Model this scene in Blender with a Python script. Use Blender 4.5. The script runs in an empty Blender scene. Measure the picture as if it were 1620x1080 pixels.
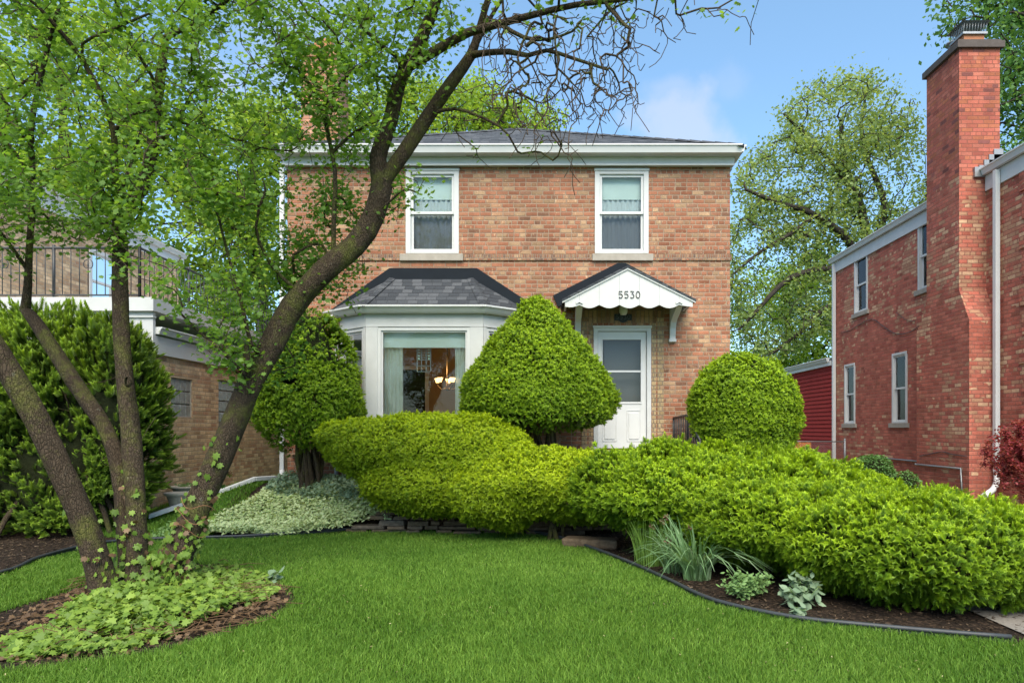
import bpy, math, random
import numpy as np
from mathutils import Vector
R = math.radians
random.seed(7); rng = np.random.default_rng(7)
sc = bpy.context.scene
C = sc.collection
# ------------------------------------------------------------------ camera, sky, sun, exposure
F = 1080.0; HX = 866.0; HY = 677.0; EYE = 1.5          # photograph pixels: focal length, vanishing point
cam = bpy.data.cameras.new('camera'); co = bpy.data.objects.new('camera', cam); C.objects.link(co)
co.location = (0, 0, EYE); co.rotation_euler = (R(90), 0, 0)
cam.sensor_width = 36; cam.lens = 24; cam.shift_x = -(HX-810)/1620; cam.shift_y = (HY-540)/1620
cam.clip_start = .05; cam.clip_end = 800
sc.camera = co
SUN_EL, SUN_AZ = 52, 178        # degrees; azimuth measured clockwise from +Y: behind the camera, a little to its right
w = bpy.data.worlds.new('World'); sc.world = w; w.use_nodes = True
nt = w.node_tree; nt.nodes.clear()
def N(t, kind, **kw):
    n = t.nodes.new(kind)
    for k, v in kw.items():
        if hasattr(n, k): setattr(n, k, v)
    return n
out = N(nt, 'ShaderNodeOutputWorld'); bg = N(nt, 'ShaderNodeBackground'); sky = N(nt, 'ShaderNodeTexSky')
sky.sky_type = 'NISHITA'; sky.sun_disc = False; sky.sun_elevation = R(SUN_EL); sky.sun_rotation = R(SUN_AZ)
sky.air_density = 1.0; sky.dust_density = 1.0; sky.ozone_density = 2.0
bg.inputs['Strength'].default_value = .105
tcw = N(nt, 'ShaderNodeTexCoord')
# thin cloud: large soft noise in the sky direction, plus two small puffs above the roof
noi = N(nt, 'ShaderNodeTexNoise'); noi.inputs['Scale'].default_value = 2.2; noi.inputs['Detail'].default_value = 6
nt.links.new(tcw.outputs['Generated'], noi.inputs['Vector'])
cr = N(nt, 'ShaderNodeValToRGB'); cr.color_ramp.elements[0].position = .50; cr.color_ramp.elements[1].position = .72
nt.links.new(noi.outputs['Fac'], cr.inputs['Fac'])
sepw = N(nt, 'ShaderNodeSeparateXYZ'); nt.links.new(tcw.outputs['Generated'], sepw.inputs[0])
def wmath(op, a, b=None, c=None):
    n = N(nt, 'ShaderNodeMath', operation=op)
    for i, s in enumerate((a, b, c)):
        if s is None: continue
        if isinstance(s, (int, float)): n.inputs[i].default_value = s
        else: nt.links.new(s, n.inputs[i])
    return n.outputs[0]
leftness = N(nt, 'ShaderNodeMapRange'); leftness.inputs['From Min'].default_value = -.15; leftness.inputs['From Max'].default_value = -.6
nt.links.new(sepw.outputs['X'], leftness.inputs['Value'])
fac = wmath('MULTIPLY', cr.outputs['Color'], leftness.outputs[0])
noi2 = N(nt, 'ShaderNodeTexNoise'); noi2.inputs['Scale'].default_value = 14; noi2.inputs['Detail'].default_value = 7
nt.links.new(tcw.outputs['Generated'], noi2.inputs['Vector'])
def puff(px, py, rad, amt):
    global fac
    d = Vector(((px-HX)/F, 1, (HY-py)/F)).normalized()
    v = N(nt, 'ShaderNodeVectorMath', operation='DISTANCE'); nt.links.new(tcw.outputs['Generated'], v.inputs[0]); v.inputs[1].default_value = d
    a = wmath('SUBTRACT', noi2.outputs['Fac'], .5); a = wmath('MULTIPLY_ADD', a, rad*2.4, v.outputs['Value'])
    m = N(nt, 'ShaderNodeMapRange'); m.interpolation_type = 'SMOOTHSTEP'
    m.inputs['From Min'].default_value = rad; m.inputs['From Max'].default_value = rad*.15; m.inputs['To Max'].default_value = amt
    nt.links.new(a, m.inputs['Value'])
    fac = wmath('MAXIMUM', fac, m.outputs[0])
puff(1085, 215, .075, .55); puff(1062, 152, .040, .30); puff(1160, 140, .035, .14); puff(350, 125, .05, .5)
mxw = N(nt, 'ShaderNodeMix', data_type='RGBA'); nt.links.new(fac, mxw.inputs['Factor'])
tint = N(nt, 'ShaderNodeMix', data_type='RGBA', blend_type='MULTIPLY'); tint.inputs['Factor'].default_value = 1
tint.inputs[7].default_value = (.88, 1.05, 1.15, 1)
nt.links.new(sky.outputs[0], tint.inputs[6])
lift = N(nt, 'ShaderNodeMix', data_type='RGBA', blend_type='ADD'); lift.inputs['Factor'].default_value = 1
lift.inputs[7].default_value = (.42, .70, .72, 1); nt.links.new(tint.outputs[2], lift.inputs[6])
nt.links.new(lift.outputs[2], mxw.inputs[6]); mxw.inputs[7].default_value = (3.6, 3.9, 4.7, 1)
nt.links.new(mxw.outputs[2], bg.inputs['Color']); nt.links.new(bg.outputs[0], out.inputs[0])
sl = bpy.data.lights.new('sun', 'SUN'); so = bpy.data.objects.new('sun', sl); C.objects.link(so)
sl.energy = 3.5; sl.angle = R(55); sl.color = (1, .89, .72)
sdir = Vector((math.sin(R(SUN_AZ))*math.cos(R(SUN_EL)), math.cos(R(SUN_AZ))*math.cos(R(SUN_EL)), math.sin(R(SUN_EL))))
so.rotation_euler = sdir.to_track_quat('Z', 'Y').to_euler()
sc.view_settings.view_transform = 'Standard'; sc.view_settings.look = 'None'
sc.view_settings.gamma = 1; sc.view_settings.use_curve_mapping = False; sc.view_settings.exposure = 1.05
# ------------------------------------------------------------------ helpers
def P(px, py, Y): return ((px-HX)/F*Y, Y, EYE+(HY-py)/F*Y)
def G(px, py, z=0.0):
    Y = (EYE-z)*F/(py-HY); return ((px-HX)/F*Y, Y)
def sstep(a, b, x):
    t = np.clip((np.asarray(x, float)-a)/(b-a), 0, 1); return t*t*(3-2*t)
def ground(x, y):
    x = np.asarray(x, float); y = np.asarray(y, float)
    m = sstep(-6.2, -4.9, x)*(1-sstep(3.0, 4.4, x))
    left = .26*sstep(9.2, 12.5, y); mid = .58*sstep(9.6, 11.4, y); right = .2*sstep(9, 18, y)
    side = np.where(x < -1, left, right)
    return side*(1-m)+mid*m
def tag(o, label=None, cat=None, group=None, kind=None):
    if label: o['label'] = label
    if cat: o['category'] = cat
    if group: o['group'] = group
    if kind: o['kind'] = kind
    return o
def empty(name, loc, label=None, cat=None, group=None):
    o = bpy.data.objects.new(name, None); C.objects.link(o); o.location = loc; o.empty_display_size = .2
    return tag(o, label, cat, group)
def wloc(o):
    v = Vector((0, 0, 0))
    while o is not None: v += o.location; o = o.parent
    return v
def link_mesh(name, me, mat, parent=None, loc=None):
    o = bpy.data.objects.new(name, me); C.objects.link(o)
    if mat:
        for m in (mat if isinstance(mat, (list, tuple)) else [mat]): me.materials.append(m)
    if parent is not None: o.parent = parent
    base = wloc(parent) if parent is not None else Vector((0, 0, 0))
    if loc is not None: o.location = Vector(loc)-base; base = Vector(loc)
    n = len(me.vertices)
    if n and base.length > 0:
        a = np.empty(n*3); me.vertices.foreach_get('co', a); a = a.reshape(-1, 3)-np.array(base); me.vertices.foreach_set('co', a.ravel())
    me.update(); return o
def np_mesh(name, V, Fc, mat, parent=None, loc=None, smooth=False, attr=None):
    V = np.asarray(V, np.float32); Fc = np.asarray(Fc, np.int32); k = Fc.shape[1]; nf = len(Fc)
    me = bpy.data.meshes.new(name)
    me.vertices.add(len(V)); me.vertices.foreach_set('co', V.ravel())
    me.loops.add(nf*k); me.loops.foreach_set('vertex_index', Fc.ravel())
    me.polygons.add(nf); me.polygons.foreach_set('loop_start', np.arange(0, nf*k, k, dtype=np.int32))
    try: me.polygons.foreach_set('loop_total', np.full(nf, k, np.int32))
    except Exception: pass
    if smooth: me.polygons.foreach_set('use_smooth', np.ones(nf, bool))
    if attr is not None:
        a = me.attributes.new('tip', 'FLOAT', 'POINT'); a.data.foreach_set('value', np.asarray(attr, np.float32))
    me.update(calc_edges=True)
    return link_mesh(name, me, mat, parent, loc)
class MB:
    def __init__(s): s.v = []; s.f = []; s.sm = []
    def add(s, vs, fs, smooth=False):
        b = len(s.v); s.v += [tuple(map(float, v)) for v in vs]; s.f += [tuple(b+i for i in f) for f in fs]; s.sm += [smooth]*len(fs); return s
    def box(s, x0, x1, y0, y1, z0, z1):
        v = [(x, y, z) for x in (x0, x1) for y in (y0, y1) for z in (z0, z1)]
        return s.add(v, [(0, 1, 3, 2), (4, 6, 7, 5), (0, 4, 5, 1), (2, 3, 7, 6), (0, 2, 6, 4), (1, 5, 7, 3)])
    def quad(s, a, b, c, d): return s.add([a, b, c, d], [(0, 1, 2, 3)])
    def prism(s, pts, d):      # polygon in space pushed along vector d
        n = len(pts); v = [tuple(p) for p in pts]+[tuple(Vector(p)+Vector(d)) for p in pts]
        return s.add(v, [tuple(range(n))[::-1], tuple(range(n, 2*n))]+[(i, (i+1) % n, n+(i+1) % n, n+i) for i in range(n)])
    def tube(s, pts, r, n=8, smooth=True, flat=1.0):
        pts = [Vector(p) for p in pts]; m = len(pts); vs = []; rs = r if isinstance(r, (list, tuple)) else [r]*m
        ref = None
        for i, p in enumerate(pts):
            t = (pts[min(i+1, m-1)]-pts[max(i-1, 0)]).normalized()
            if ref is None: ref = Vector((0, 0, 1)) if abs(t.z) < .9 else Vector((0, 1, 0))
            a = t.cross(ref).normalized(); b = a.cross(t).normalized(); ref = b
            for k in range(n):
                th = 2*math.pi*(k+.5)/n; vs.append(p+a*math.cos(th)*rs[i]+b*math.sin(th)*rs[i]*flat)
        fs = [(i*n+k, i*n+(k+1) % n, (i+1)*n+(k+1) % n, (i+1)*n+k) for i in range(m-1) for k in range(n)]
        fs += [tuple(range(n))[::-1], tuple((m-1)*n+k for k in range(n))]
        return s.add(vs, fs, smooth)
    def lathe(s, prof, c, n=20, smooth=True):
        vs = [(c[0]+r*math.cos(2*math.pi*k/n), c[1]+r*math.sin(2*math.pi*k/n), c[2]+z) for r, z in prof for k in range(n)]
        m = len(prof)
        return s.add(vs, [(i*n+k, i*n+(k+1) % n, (i+1)*n+(k+1) % n, (i+1)*n+k) for i in range(m-1) for k in range(n)], smooth)
    def build(s, name, mat, parent=None, loc=None, bevel=0):
        me = bpy.data.meshes.new(name); me.from_pydata(s.v, [], s.f)
        me.polygons.foreach_set('use_smooth', s.sm)
        o = link_mesh(name, me, mat, parent, loc)
        if bevel:
            b = o.modifiers.new('bevel', 'BEVEL'); b.width = bevel; b.segments = 2; b.limit_method = 'ANGLE'; b.angle_limit = R(40)
        return o
# ------------------------------------------------------------------ materials
def mat_new(name):
    m = bpy.data.materials.new(name); m.use_nodes = True; t = m.node_tree; t.nodes.clear()
    o = N(t, 'ShaderNodeOutputMaterial'); return m, t, o
def lk(t, a, b):
    t.links.new(a, b)
def setin(t, sock, v):
    if hasattr(v, 'is_output') or isinstance(v, bpy.types.NodeSocket): t.links.new(v, sock)
    else: sock.default_value = v
def mth(t, op, a, b=None, c=None):
    n = N(t, 'ShaderNodeMath', operation=op)
    for i, s in enumerate((a, b, c)):
        if s is not None: setin(t, n.inputs[i], s)
    return n.outputs[0]
def mixc(t, f, a, b, blend='MIX'):
    n = N(t, 'ShaderNodeMix', data_type='RGBA', blend_type=blend)
    setin(t, n.inputs['Factor'], f); setin(t, n.inputs[6], a if not isinstance(a, tuple) else (*a[:3], 1)); setin(t, n.inputs[7], b if not isinstance(b, tuple) else (*b[:3], 1))
    return n.outputs[2]
def noise(t, vec, scale, detail=4, rough=.55):
    n = N(t, 'ShaderNodeTexNoise'); n.inputs['Scale'].default_value = scale; n.inputs['Detail'].default_value = detail; n.inputs['Roughness'].default_value = rough
    if vec is not None: t.links.new(vec, n.inputs['Vector'])
    return n.outputs['Fac']
def ramp(t, f, pts, interp='LINEAR'):
    n = N(t, 'ShaderNodeValToRGB'); e = n.color_ramp.elements; n.color_ramp.interpolation = interp
    while len(e) < len(pts): e.new(.5)
    for i, (p, c) in enumerate(pts):
        e[i].position = p; e[i].color = (*c, 1) if isinstance(c, tuple) else (c, c, c, 1)
    setin(t, n.inputs[0], f); return n.outputs[0]
def objco(t): return N(t, 'ShaderNodeTexCoord').outputs['Object']
def bsdf(t, o, col, rough=.6, spec=.3, bump=None, bdist=.01, bstr=1.0, metal=0):
    b = N(t, 'ShaderNodeBsdfPrincipled'); setin(t, b.inputs['Base Color'], (*col, 1) if isinstance(col, tuple) and len(col) == 3 else col)
    setin(t, b.inputs['Roughness'], rough); b.inputs['Specular IOR Level'].default_value = spec; b.inputs['Metallic'].default_value = metal
    if bump is not None:
        n = N(t, 'ShaderNodeBump'); n.inputs['Distance'].default_value = bdist; n.inputs['Strength'].default_value = bstr
        t.links.new(bump, n.inputs['Height']); t.links.new(n.outputs[0], b.inputs['Normal'])
    t.links.new(b.outputs[0], o.inputs[0]); return b
def simple(name, col, rough=.6, spec=.3, var=.12, scale=6, bdist=.002, bscale=80, metal=0):
    m, t, o = mat_new(name); v = objco(t)
    n = noise(t, v, scale, 5); c = mixc(t, n, tuple(x*(1-var) for x in col), tuple(min(1, x*(1+var)) for x in col))
    bsdf(t, o, c, rough, spec, noise(t, v, bscale, 3), bdist, .6, metal); return m
def wall_uv(t):
    tc = N(t, 'ShaderNodeTexCoord'); s = N(t, 'ShaderNodeSeparateXYZ'); lk(t, tc.outputs['Object'], s.inputs[0])
    sn = N(t, 'ShaderNodeSeparateXYZ'); lk(t, tc.outputs['Normal'], sn.inputs[0])
    isx = mth(t, 'GREATER_THAN', mth(t, 'ABSOLUTE', sn.outputs['X']), .6)
    u = mth(t, 'ADD', mth(t, 'MULTIPLY', s.outputs['Y'], isx), mth(t, 'MULTIPLY', s.outputs['X'], mth(t, 'SUBTRACT', 1, isx)))
    return tc.outputs['Object'], u, s.outputs['Z']
def brick_mat(name, pal, pal2, mortar, w=.205, h=.0735, patch=(.52, .66), mort=.011, seed=0, patch_scale=.6, grime=.25, hdr=6.0, flecks=0.0, flcol=(.46, .32, .20)):
    m, t, o = mat_new(name); vec, u, z = wall_uv(t)
    wob = mth(t, 'MULTIPLY', mth(t, 'SUBTRACT', noise(t, vec, 9, 2), .5), .009)
    z = mth(t, 'ADD', z, wob); u = mth(t, 'ADD', u, wob)
    row = mth(t, 'FLOOR', mth(t, 'DIVIDE', z, h))
    hd = mth(t, 'COMPARE', mth(t, 'MODULO', mth(t, 'ABSOLUTE', row), hdr), 1.0, .4)      # a course of headers now and then
    ww = mth(t, 'MULTIPLY', w, mth(t, 'SUBTRACT', 1, mth(t, 'MULTIPLY', hd, .5)))
    rowr = N(t, 'ShaderNodeTexWhiteNoise', noise_dimensions='1D'); lk(t, row, rowr.inputs['W'])
    off = mth(t, 'ADD', mth(t, 'MULTIPLY', mth(t, 'MODULO', mth(t, 'ABSOLUTE', row), 2.0), .5), mth(t, 'MULTIPLY', rowr.outputs['Value'], .12))
    uu = mth(t, 'ADD', mth(t, 'DIVIDE', u, ww), off)
    col = mth(t, 'FLOOR', uu); fu = mth(t, 'MULTIPLY', mth(t, 'SUBTRACT', uu, col), ww); fz = mth(t, 'SUBTRACT', z, mth(t, 'MULTIPLY', row, h))
    du = mth(t, 'MINIMUM', fu, mth(t, 'SUBTRACT', ww, fu)); dz = mth(t, 'MINIMUM', fz, mth(t, 'SUBTRACT', h, fz))
    d = mth(t, 'MINIMUM', du, dz)
    edge = mth(t, 'MULTIPLY', mth(t, 'SUBTRACT', noise(t, vec, 60, 3), .5), .006)
    brick = N(t, 'ShaderNodeMapRange'); brick.inputs['From Min'].default_value = mort*.32; brick.inputs['From Max'].default_value = mort*.75
    lk(t, mth(t, 'ADD', d, edge), brick.inputs['Value'])
    cv = N(t, 'ShaderNodeCombineXYZ'); lk(t, col, cv.inputs[0]); lk(t, row, cv.inputs[1]); cv.inputs[2].default_value = seed+.37
    wn = N(t, 'ShaderNodeTexWhiteNoise', noise_dimensions='3D'); lk(t, cv.outputs[0], wn.inputs['Vector'])
    sp = N(t, 'ShaderNodeSeparateColor'); lk(t, wn.outputs['Color'], sp.inputs[0])
    c1 = ramp(t, sp.outputs[0], pal, 'CONSTANT'); c2 = ramp(t, sp.outputs[1], pal2, 'CONSTANT')
    pn = noise(t, vec, patch_scale, 4, .6); pm = N(t, 'ShaderNodeMapRange'); pm.inputs['From Min'].default_value = patch[0]; pm.inputs['From Max'].default_value = patch[1]
    lk(t, pn, pm.inputs['Value'])
    sel = mth(t, 'LESS_THAN', sp.outputs[2], pm.outputs[0])
    c = mixc(t, sel, c1, c2)
    fine = noise(t, vec, 45, 5, .7)
    mpv = N(t, 'ShaderNodeMapping'); mpv.inputs['Scale'].default_value = (1, 1, .35); lk(t, vec, mpv.inputs[0])
    fleck = ramp(t, noise(t, mpv.outputs[0], 30, 3, .6), [(.60, 0.0), (.66, 1.0)])
    c = mixc(t, mth(t, 'MULTIPLY', mth(t, 'MULTIPLY', fleck, flecks), mth(t, 'GREATER_THAN', sp.outputs[0], .45)), c, tuple(min(1, x*1.25) for x in flcol))
    vb = N(t, 'ShaderNodeMapRange'); vb.inputs['To Min'].default_value = .78; vb.inputs['To Max'].default_value = 1.2; lk(t, sp.outputs[1], vb.inputs['Value'])
    cvb = N(t, 'ShaderNodeCombineXYZ'); [lk(t, vb.outputs[0], cvb.inputs[i]) for i in range(3)]; c = mixc(t, 1.0, c, cvb.outputs[0], 'MULTIPLY')
    c = mixc(t, .75, c, ramp(t, fine, [(.25, .55), (.75, 1.35)]), 'MULTIPLY')
    big = noise(t, vec, 1.1, 5, .6)
    mps = N(t, 'ShaderNodeMapping'); mps.inputs['Scale'].default_value = (3.5, 3.5, .35); lk(t, vec, mps.inputs[0]); c = mixc(t, .55, c, ramp(t, noise(t, mps.outputs[0], 1.0, 5, .65), [(.32, .62), (.62, 1.12)]), 'MULTIPLY')
    c = mixc(t, grime, c, ramp(t, big, [(.3, .5), (.65, 1.2)]), 'MULTIPLY')
    mo = mixc(t, noise(t, vec, 5, 4), tuple(x*.7 for x in mortar), tuple(x*1.15 for x in mortar))
    c = mixc(t, brick.outputs[0], mo, c)
    hgt = mth(t, 'ADD', mth(t, 'MULTIPLY', brick.outputs[0], .8), mth(t, 'MULTIPLY', fine, .35))
    hgt = mth(t, 'ADD', hgt, mth(t, 'MULTIPLY', sp.outputs[1], .3))
    bsdf(t, o, c, .88, .15, hgt, .009, 1.0); return m
A = (.335, .142, .084); B = (.36, .163, .098); D = (.305, .125, .073); E = (.395, .25, .150); H = (.245, .125, .08); K = (.355, .195, .115)
m_brick = brick_mat('orange_brick', [(0, A), (.3, B), (.55, D), (.70, K), (.84, E), (.93, H)],
                    [(0, K), (.3, E), (.45, A), (.75, (.33, .18, .11)), (.9, H)], (.36, .26, .19), patch=(.46, .80), grime=.4, flecks=.9, hdr=3.0, w=.2, mort=.0135, patch_scale=.9)
m_brick_y = brick_mat('yellow_jamb_brick', [(0, (.38, .27, .15)), (.4, (.42, .31, .18)), (.8, (.30, .19, .12))],
                      [(0, (.42, .31, .18)), (.5, (.30, .19, .12))], (.26, .21, .16), w=.105, h=.0735)
m_rowlock = brick_mat('rowlock_brick', [(0, A), (.2, K), (.5, H), (.68, E), (.85, (.20, .12, .09))],
                      [(0, E), (.5, H)], (.30, .23, .18), w=.075, h=.30, seed=4)
RA = (.44, .13, .09); RB = (.46, .15, .105); RD = (.40, .115, .085)
m_brick_r = brick_mat('red_brick', [(0, RA), (.35, RB), (.7, RD), (.9, (.36, .12, .08))],
                      [(0, (.54, .29, .18)), (.35, (.48, .20, .13)), (.5, (.57, .35, .22)), (.75, RB), (.88, RA)], (.34, .14, .105), patch=(.47, .61), seed=9, mort=.012, patch_scale=.42, flecks=.3)
m_brick_rc = brick_mat('red_chimney_brick', [(0, RA), (.3, RB), (.55, RD), (.72, (.42, .14, .08)), (.93, (.22, .08, .07))],
                      [(0, (.42, .16, .11)), (.6, (.26, .09, .075))], (.30, .12, .09), patch=(.5, .7), seed=12, mort=.009)
m_brick_t = brick_mat('tan_brick', [(0, (.60, .43, .27)), (.3, (.56, .39, .24)), (.55, (.50, .33, .20)), (.75, (.64, .47, .30)), (.9, (.42, .28, .18))],
                      [(0, (.50, .30, .19)), (.5, (.56, .42, .27))], (.44, .35, .26), patch=(.5, .7), seed=21)
m_white = simple('white_paint', (.53, .54, .54), .55, .3, .14, 4, .0008, 120)
m_white2 = simple('white_aluminium', (.58, .59, .59), .45, .4, .11, 3, .0006, 90)
m_stone = simple('limestone', (.33, .30, .26), .85, .2, .3, 9, .003, 60)
m_conc = simple('concrete', (.26, .25, .23), .9, .2, .25, 2.5, .003, 90)
m_black = simple('black_metal', (.035, .038, .042), .45, .4, .2, 8, .001, 60)
m_flash = simple('charcoal_flashing', (.012, .016, .022), .75, .12, .25, 5, .001, 60)
m_edging = simple('black_plastic', (.035, .04, .045), .5, .4, .35, 9, .002, 40)
m_plasterbrown = simple('room_wall', (.36, .25, .14), .8, .2, .2, 2)
m_dark = simple('dark_interior', (.02, .02, .022), .9, .1, .2, 2)  # near-black colour stands in for the shade of unlit rooms
m_shade = simple('pale_green_shade', (.66, .71, .66), .8, .2, .06, 4)
m_wood = simple('orange_stained_wood', (.50, .16, .04), .7, .3, .3, 12)
m_galv = simple('galvanised_steel', (.28, .29, .30), .45, .5, .2, 20, metal=.6)
m_clay = simple('terracotta', (.40, .17, .09), .8, .2, .2, 9)
m_urn = simple('weathered_stone_urn', (.45, .41, .34), .9, .2, .35, 12, .004, 50)
def cloth(name, col, transp):
    m, t, o = mat_new(name); v = objco(t)
    b = N(t, 'ShaderNodeBsdfDiffuse'); b.inputs['Color'].default_value = (*col, 1)
    tr = N(t, 'ShaderNodeBsdfTranslucent'); tr.inputs['Color'].default_value = (*col, 1)
    tp = N(t, 'ShaderNodeBsdfTransparent')
    a = N(t, 'ShaderNodeMixShader'); a.inputs[0].default_value = .3; lk(t, b.outputs[0], a.inputs[1]); lk(t, tr.outputs[0], a.inputs[2])
    c = N(t, 'ShaderNodeMixShader'); setin(t, c.inputs[0], ramp(t, noise(t, v, 55, 2), [(.40, transp*.2), (.62, transp)]))
    lk(t, a.outputs[0], c.inputs[1]); lk(t, tp.outputs[0], c.inputs[2]); lk(t, c.outputs[0], o.inputs[0]); return m
m_lace = cloth('lace_curtain', (.86, .88, .88), .15)
m_curtain = cloth('pale_green_curtain', (.62, .71, .66), .1)
def glassm(name, refl=.07, tint=(.9, .95, .95)):
    m, t, o = mat_new(name)
    tp = N(t, 'ShaderNodeBsdfTransparent'); tp.inputs[0].default_value = (*tint, 1)
    gl = N(t, 'ShaderNodeBsdfGlossy'); gl.inputs['Roughness'].default_value = .02
    n = N(t, 'ShaderNodeBump'); n.inputs['Distance'].default_value = .004; n.inputs['Strength'].default_value = .5; lk(t, noise(t, objco(t), 2.5, 2), n.inputs['Height']); lk(t, n.outputs[0], gl.inputs['Normal'])
    fr = N(t, 'ShaderNodeFresnel'); fr.inputs['IOR'].default_value = 1.28
    f = mth(t, 'ADD', fr.outputs[0], refl-.06)
    mx = N(t, 'ShaderNodeMixShader'); lk(t, f, mx.inputs[0]); lk(t, tp.outputs[0], mx.inputs[1]); lk(t, gl.outputs[0], mx.inputs[2]); lk(t, mx.outputs[0], o.inputs[0]); return m
m_glass = glassm('window_glass')
m_screen = glassm('screen_glass', .075, (.68, .70, .71))
def shingle_mat():
    m, t, o = mat_new('charcoal_shingle'); v = objco(t); s = N(t, 'ShaderNodeSeparateXYZ'); lk(t, v, s.inputs[0])
    z = s.outputs['Z']; u = mth(t, 'ADD', s.outputs['X'], mth(t, 'MULTIPLY', s.outputs['Y'], .0))
    h = .075; row = mth(t, 'FLOOR', mth(t, 'DIVIDE', z, h)); r1 = N(t, 'ShaderNodeTexWhiteNoise', noise_dimensions='1D'); lk(t, row, r1.inputs['W'])
    uu = mth(t, 'ADD', mth(t, 'DIVIDE', u, .17), mth(t, 'MULTIPLY', r1.outputs['Value'], 5)); col = mth(t, 'FLOOR', uu)
    cv = N(t, 'ShaderNodeCombineXYZ'); lk(t, col, cv.inputs[0]); lk(t, row, cv.inputs[1])
    wn = N(t, 'ShaderNodeTexWhiteNoise', noise_dimensions='3D'); lk(t, cv.outputs[0], wn.inputs['Vector'])
    c = ramp(t, wn.outputs['Value'], [(0, (.042, .047, .055)), (.35, (.058, .064, .073)), (.7, (.082, .088, .098))], 'CONSTANT')
    c = mixc(t, .7, c, ramp(t, noise(t, v, 90, 3), [(.3, .5), (.7, 1.4)]), 'MULTIPLY')
    fz = mth(t, 'SUBTRACT', mth(t, 'DIVIDE', z, h), row); fu = mth(t, 'SUBTRACT', uu, col)
    line = mth(t, 'MAXIMUM', mth(t, 'LESS_THAN', fz, .12), mth(t, 'MULTIPLY', mth(t, 'LESS_THAN', fu, .05), .6))
    c = mixc(t, mth(t, 'MULTIPLY', line, .7), c, (.02, .02, .024))
    bsdf(t, o, c, .9, .2, mth(t, 'SUBTRACT', wn.outputs['Value'], mth(t, 'MULTIPLY', line, 1.5)), .006); return m
m_shingle = shingle_mat()
def siding_mat():
    m, t, o = mat_new('burgundy_siding'); v = objco(t); s = N(t, 'ShaderNodeSeparateXYZ'); lk(t, v, s.inputs[0])
    c = mixc(t, noise(t, v, 4, 4), (.27, .035, .032), (.33, .05, .045)); bsdf(t, o, c, .85, .05, noise(t, v, 70, 2), .001); return m
m_siding = siding_mat()
def bark_mat(name, c1, c2, moss=(.10, .12, .03), mossamt=.5, scale=1.0):
    m, t, o = mat_new(name); v = objco(t)
    mp = N(t, 'ShaderNodeMapping'); mp.inputs['Scale'].default_value = (1, 1, .40); lk(t, v, mp.inputs[0])
    vor = N(t, 'ShaderNodeTexVoronoi', feature='DISTANCE_TO_EDGE'); vor.inputs['Scale'].default_value = 58*scale
    wv = N(t, 'ShaderNodeVectorMath', operation='ADD'); nn = N(t, 'ShaderNodeTexNoise'); nn.inputs['Scale'].default_value = 9; lk(t, mp.outputs[0], nn.inputs['Vector'])
    sc_ = N(t, 'ShaderNodeVectorMath', operation='SCALE'); sc_.inputs['Scale'].default_value = .08; lk(t, nn.outputs['Color'], sc_.inputs[0])
    lk(t, mp.outputs[0], wv.inputs[0]); lk(t, sc_.outputs[0], wv.inputs[1]); lk(t, wv.outputs[0], vor.inputs['Vector'])
    pl = ramp(t, mth(t, 'ADD', vor.outputs['Distance'], mth(t, 'MULTIPLY', noise(t, v, 60, 4, .7), .12)), [(.02, .25), (.20, 1.0)])
    n1 = noise(t, mp.outputs[0], 26*scale, 6, .7)
    c = mixc(t, n1, tuple(x*.55 for x in c1), c2); c = mixc(t, pl, tuple(x*.5 for x in c1), c)
    ms = ramp(t, noise(t, v, 3.2, 7, .75), [(.48, 0.0), (.62, 1.0)])
    c = mixc(t, mth(t, 'MULTIPLY', ms, mossamt), c, moss)
    lic = mth(t, 'MULTIPLY', ramp(t, noise(t, v, 11, 5, .8), [(.62, 0.0), (.68, 1.0)]), 1.0 if mossamt else 0.0); c = mixc(t, mth(t, 'MULTIPLY', lic, .35), c, (.24, .24, .19))
    bsdf(t, o, c, .92, .15, mth(t, 'ADD', mth(t, 'MULTIPLY', pl, .6), n1), .022, 1.0); return m
m_bark = bark_mat('furrowed_bark', (.060, .043, .030), (.115, .085, .058), moss=(.13, .145, .03), mossamt=.6)
m_bark_far = bark_mat('grey_bark', (.045, .038, .032), (.085, .072, .06), mossamt=0, scale=.4)
m_twig = simple('brown_twig', (.075, .055, .04), .9, .1, .4, 20, .002, 60)
def leaf_mat(name, ca, cb, cc=None, trans=.35, rough=.5, spec=.3, tip=None, patch=1.2, pamp=.45):
    m, t, o = mat_new(name); g = N(t, 'ShaderNodeNewGeometry'); r = g.outputs['Random Per Island']
    pts = [(0, ca), (.6, cb)] + ([(1, cc)] if cc else [])
    f = mth(t, 'ADD', mth(t, 'MULTIPLY', r, .65), mth(t, 'MULTIPLY', noise(t, objco(t), patch, 6), pamp))
    c = ramp(t, f, pts)
    if tip:
        a = N(t, 'ShaderNodeAttribute', attribute_name='tip'); c = mixc(t, a.outputs['Fac'], c, tip)
    b = N(t, 'ShaderNodeBsdfPrincipled'); lk(t, c, b.inputs['Base Color']); b.inputs['Roughness'].default_value = rough; b.inputs['Specular IOR Level'].default_value = spec
    tr = N(t, 'ShaderNodeBsdfTranslucent'); lk(t, mixc(t, 1.0, c, (1.25, 1.15, .5), 'MULTIPLY'), tr.inputs['Color'])
    mx = N(t, 'ShaderNodeMixShader'); mx.inputs[0].default_value = trans; lk(t, b.outputs[0], mx.inputs[1]); lk(t, tr.outputs[0], mx.inputs[2]); lk(t, mx.outputs[0], o.inputs[0]); return m
m_leaf = leaf_mat('maple_leaf', (.09, .19, .034), (.155, .30, .05), (.27, .43, .08), .6)
m_leaf_bg = leaf_mat('bright_tree_leaf', (.16, .28, .04), (.28, .42, .06), (.42, .54, .10), .55)
m_leaf_olive = leaf_mat('olive_tree_leaf', (.17, .25, .09), (.26, .36, .13), (.38, .47, .20), .55)
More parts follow.
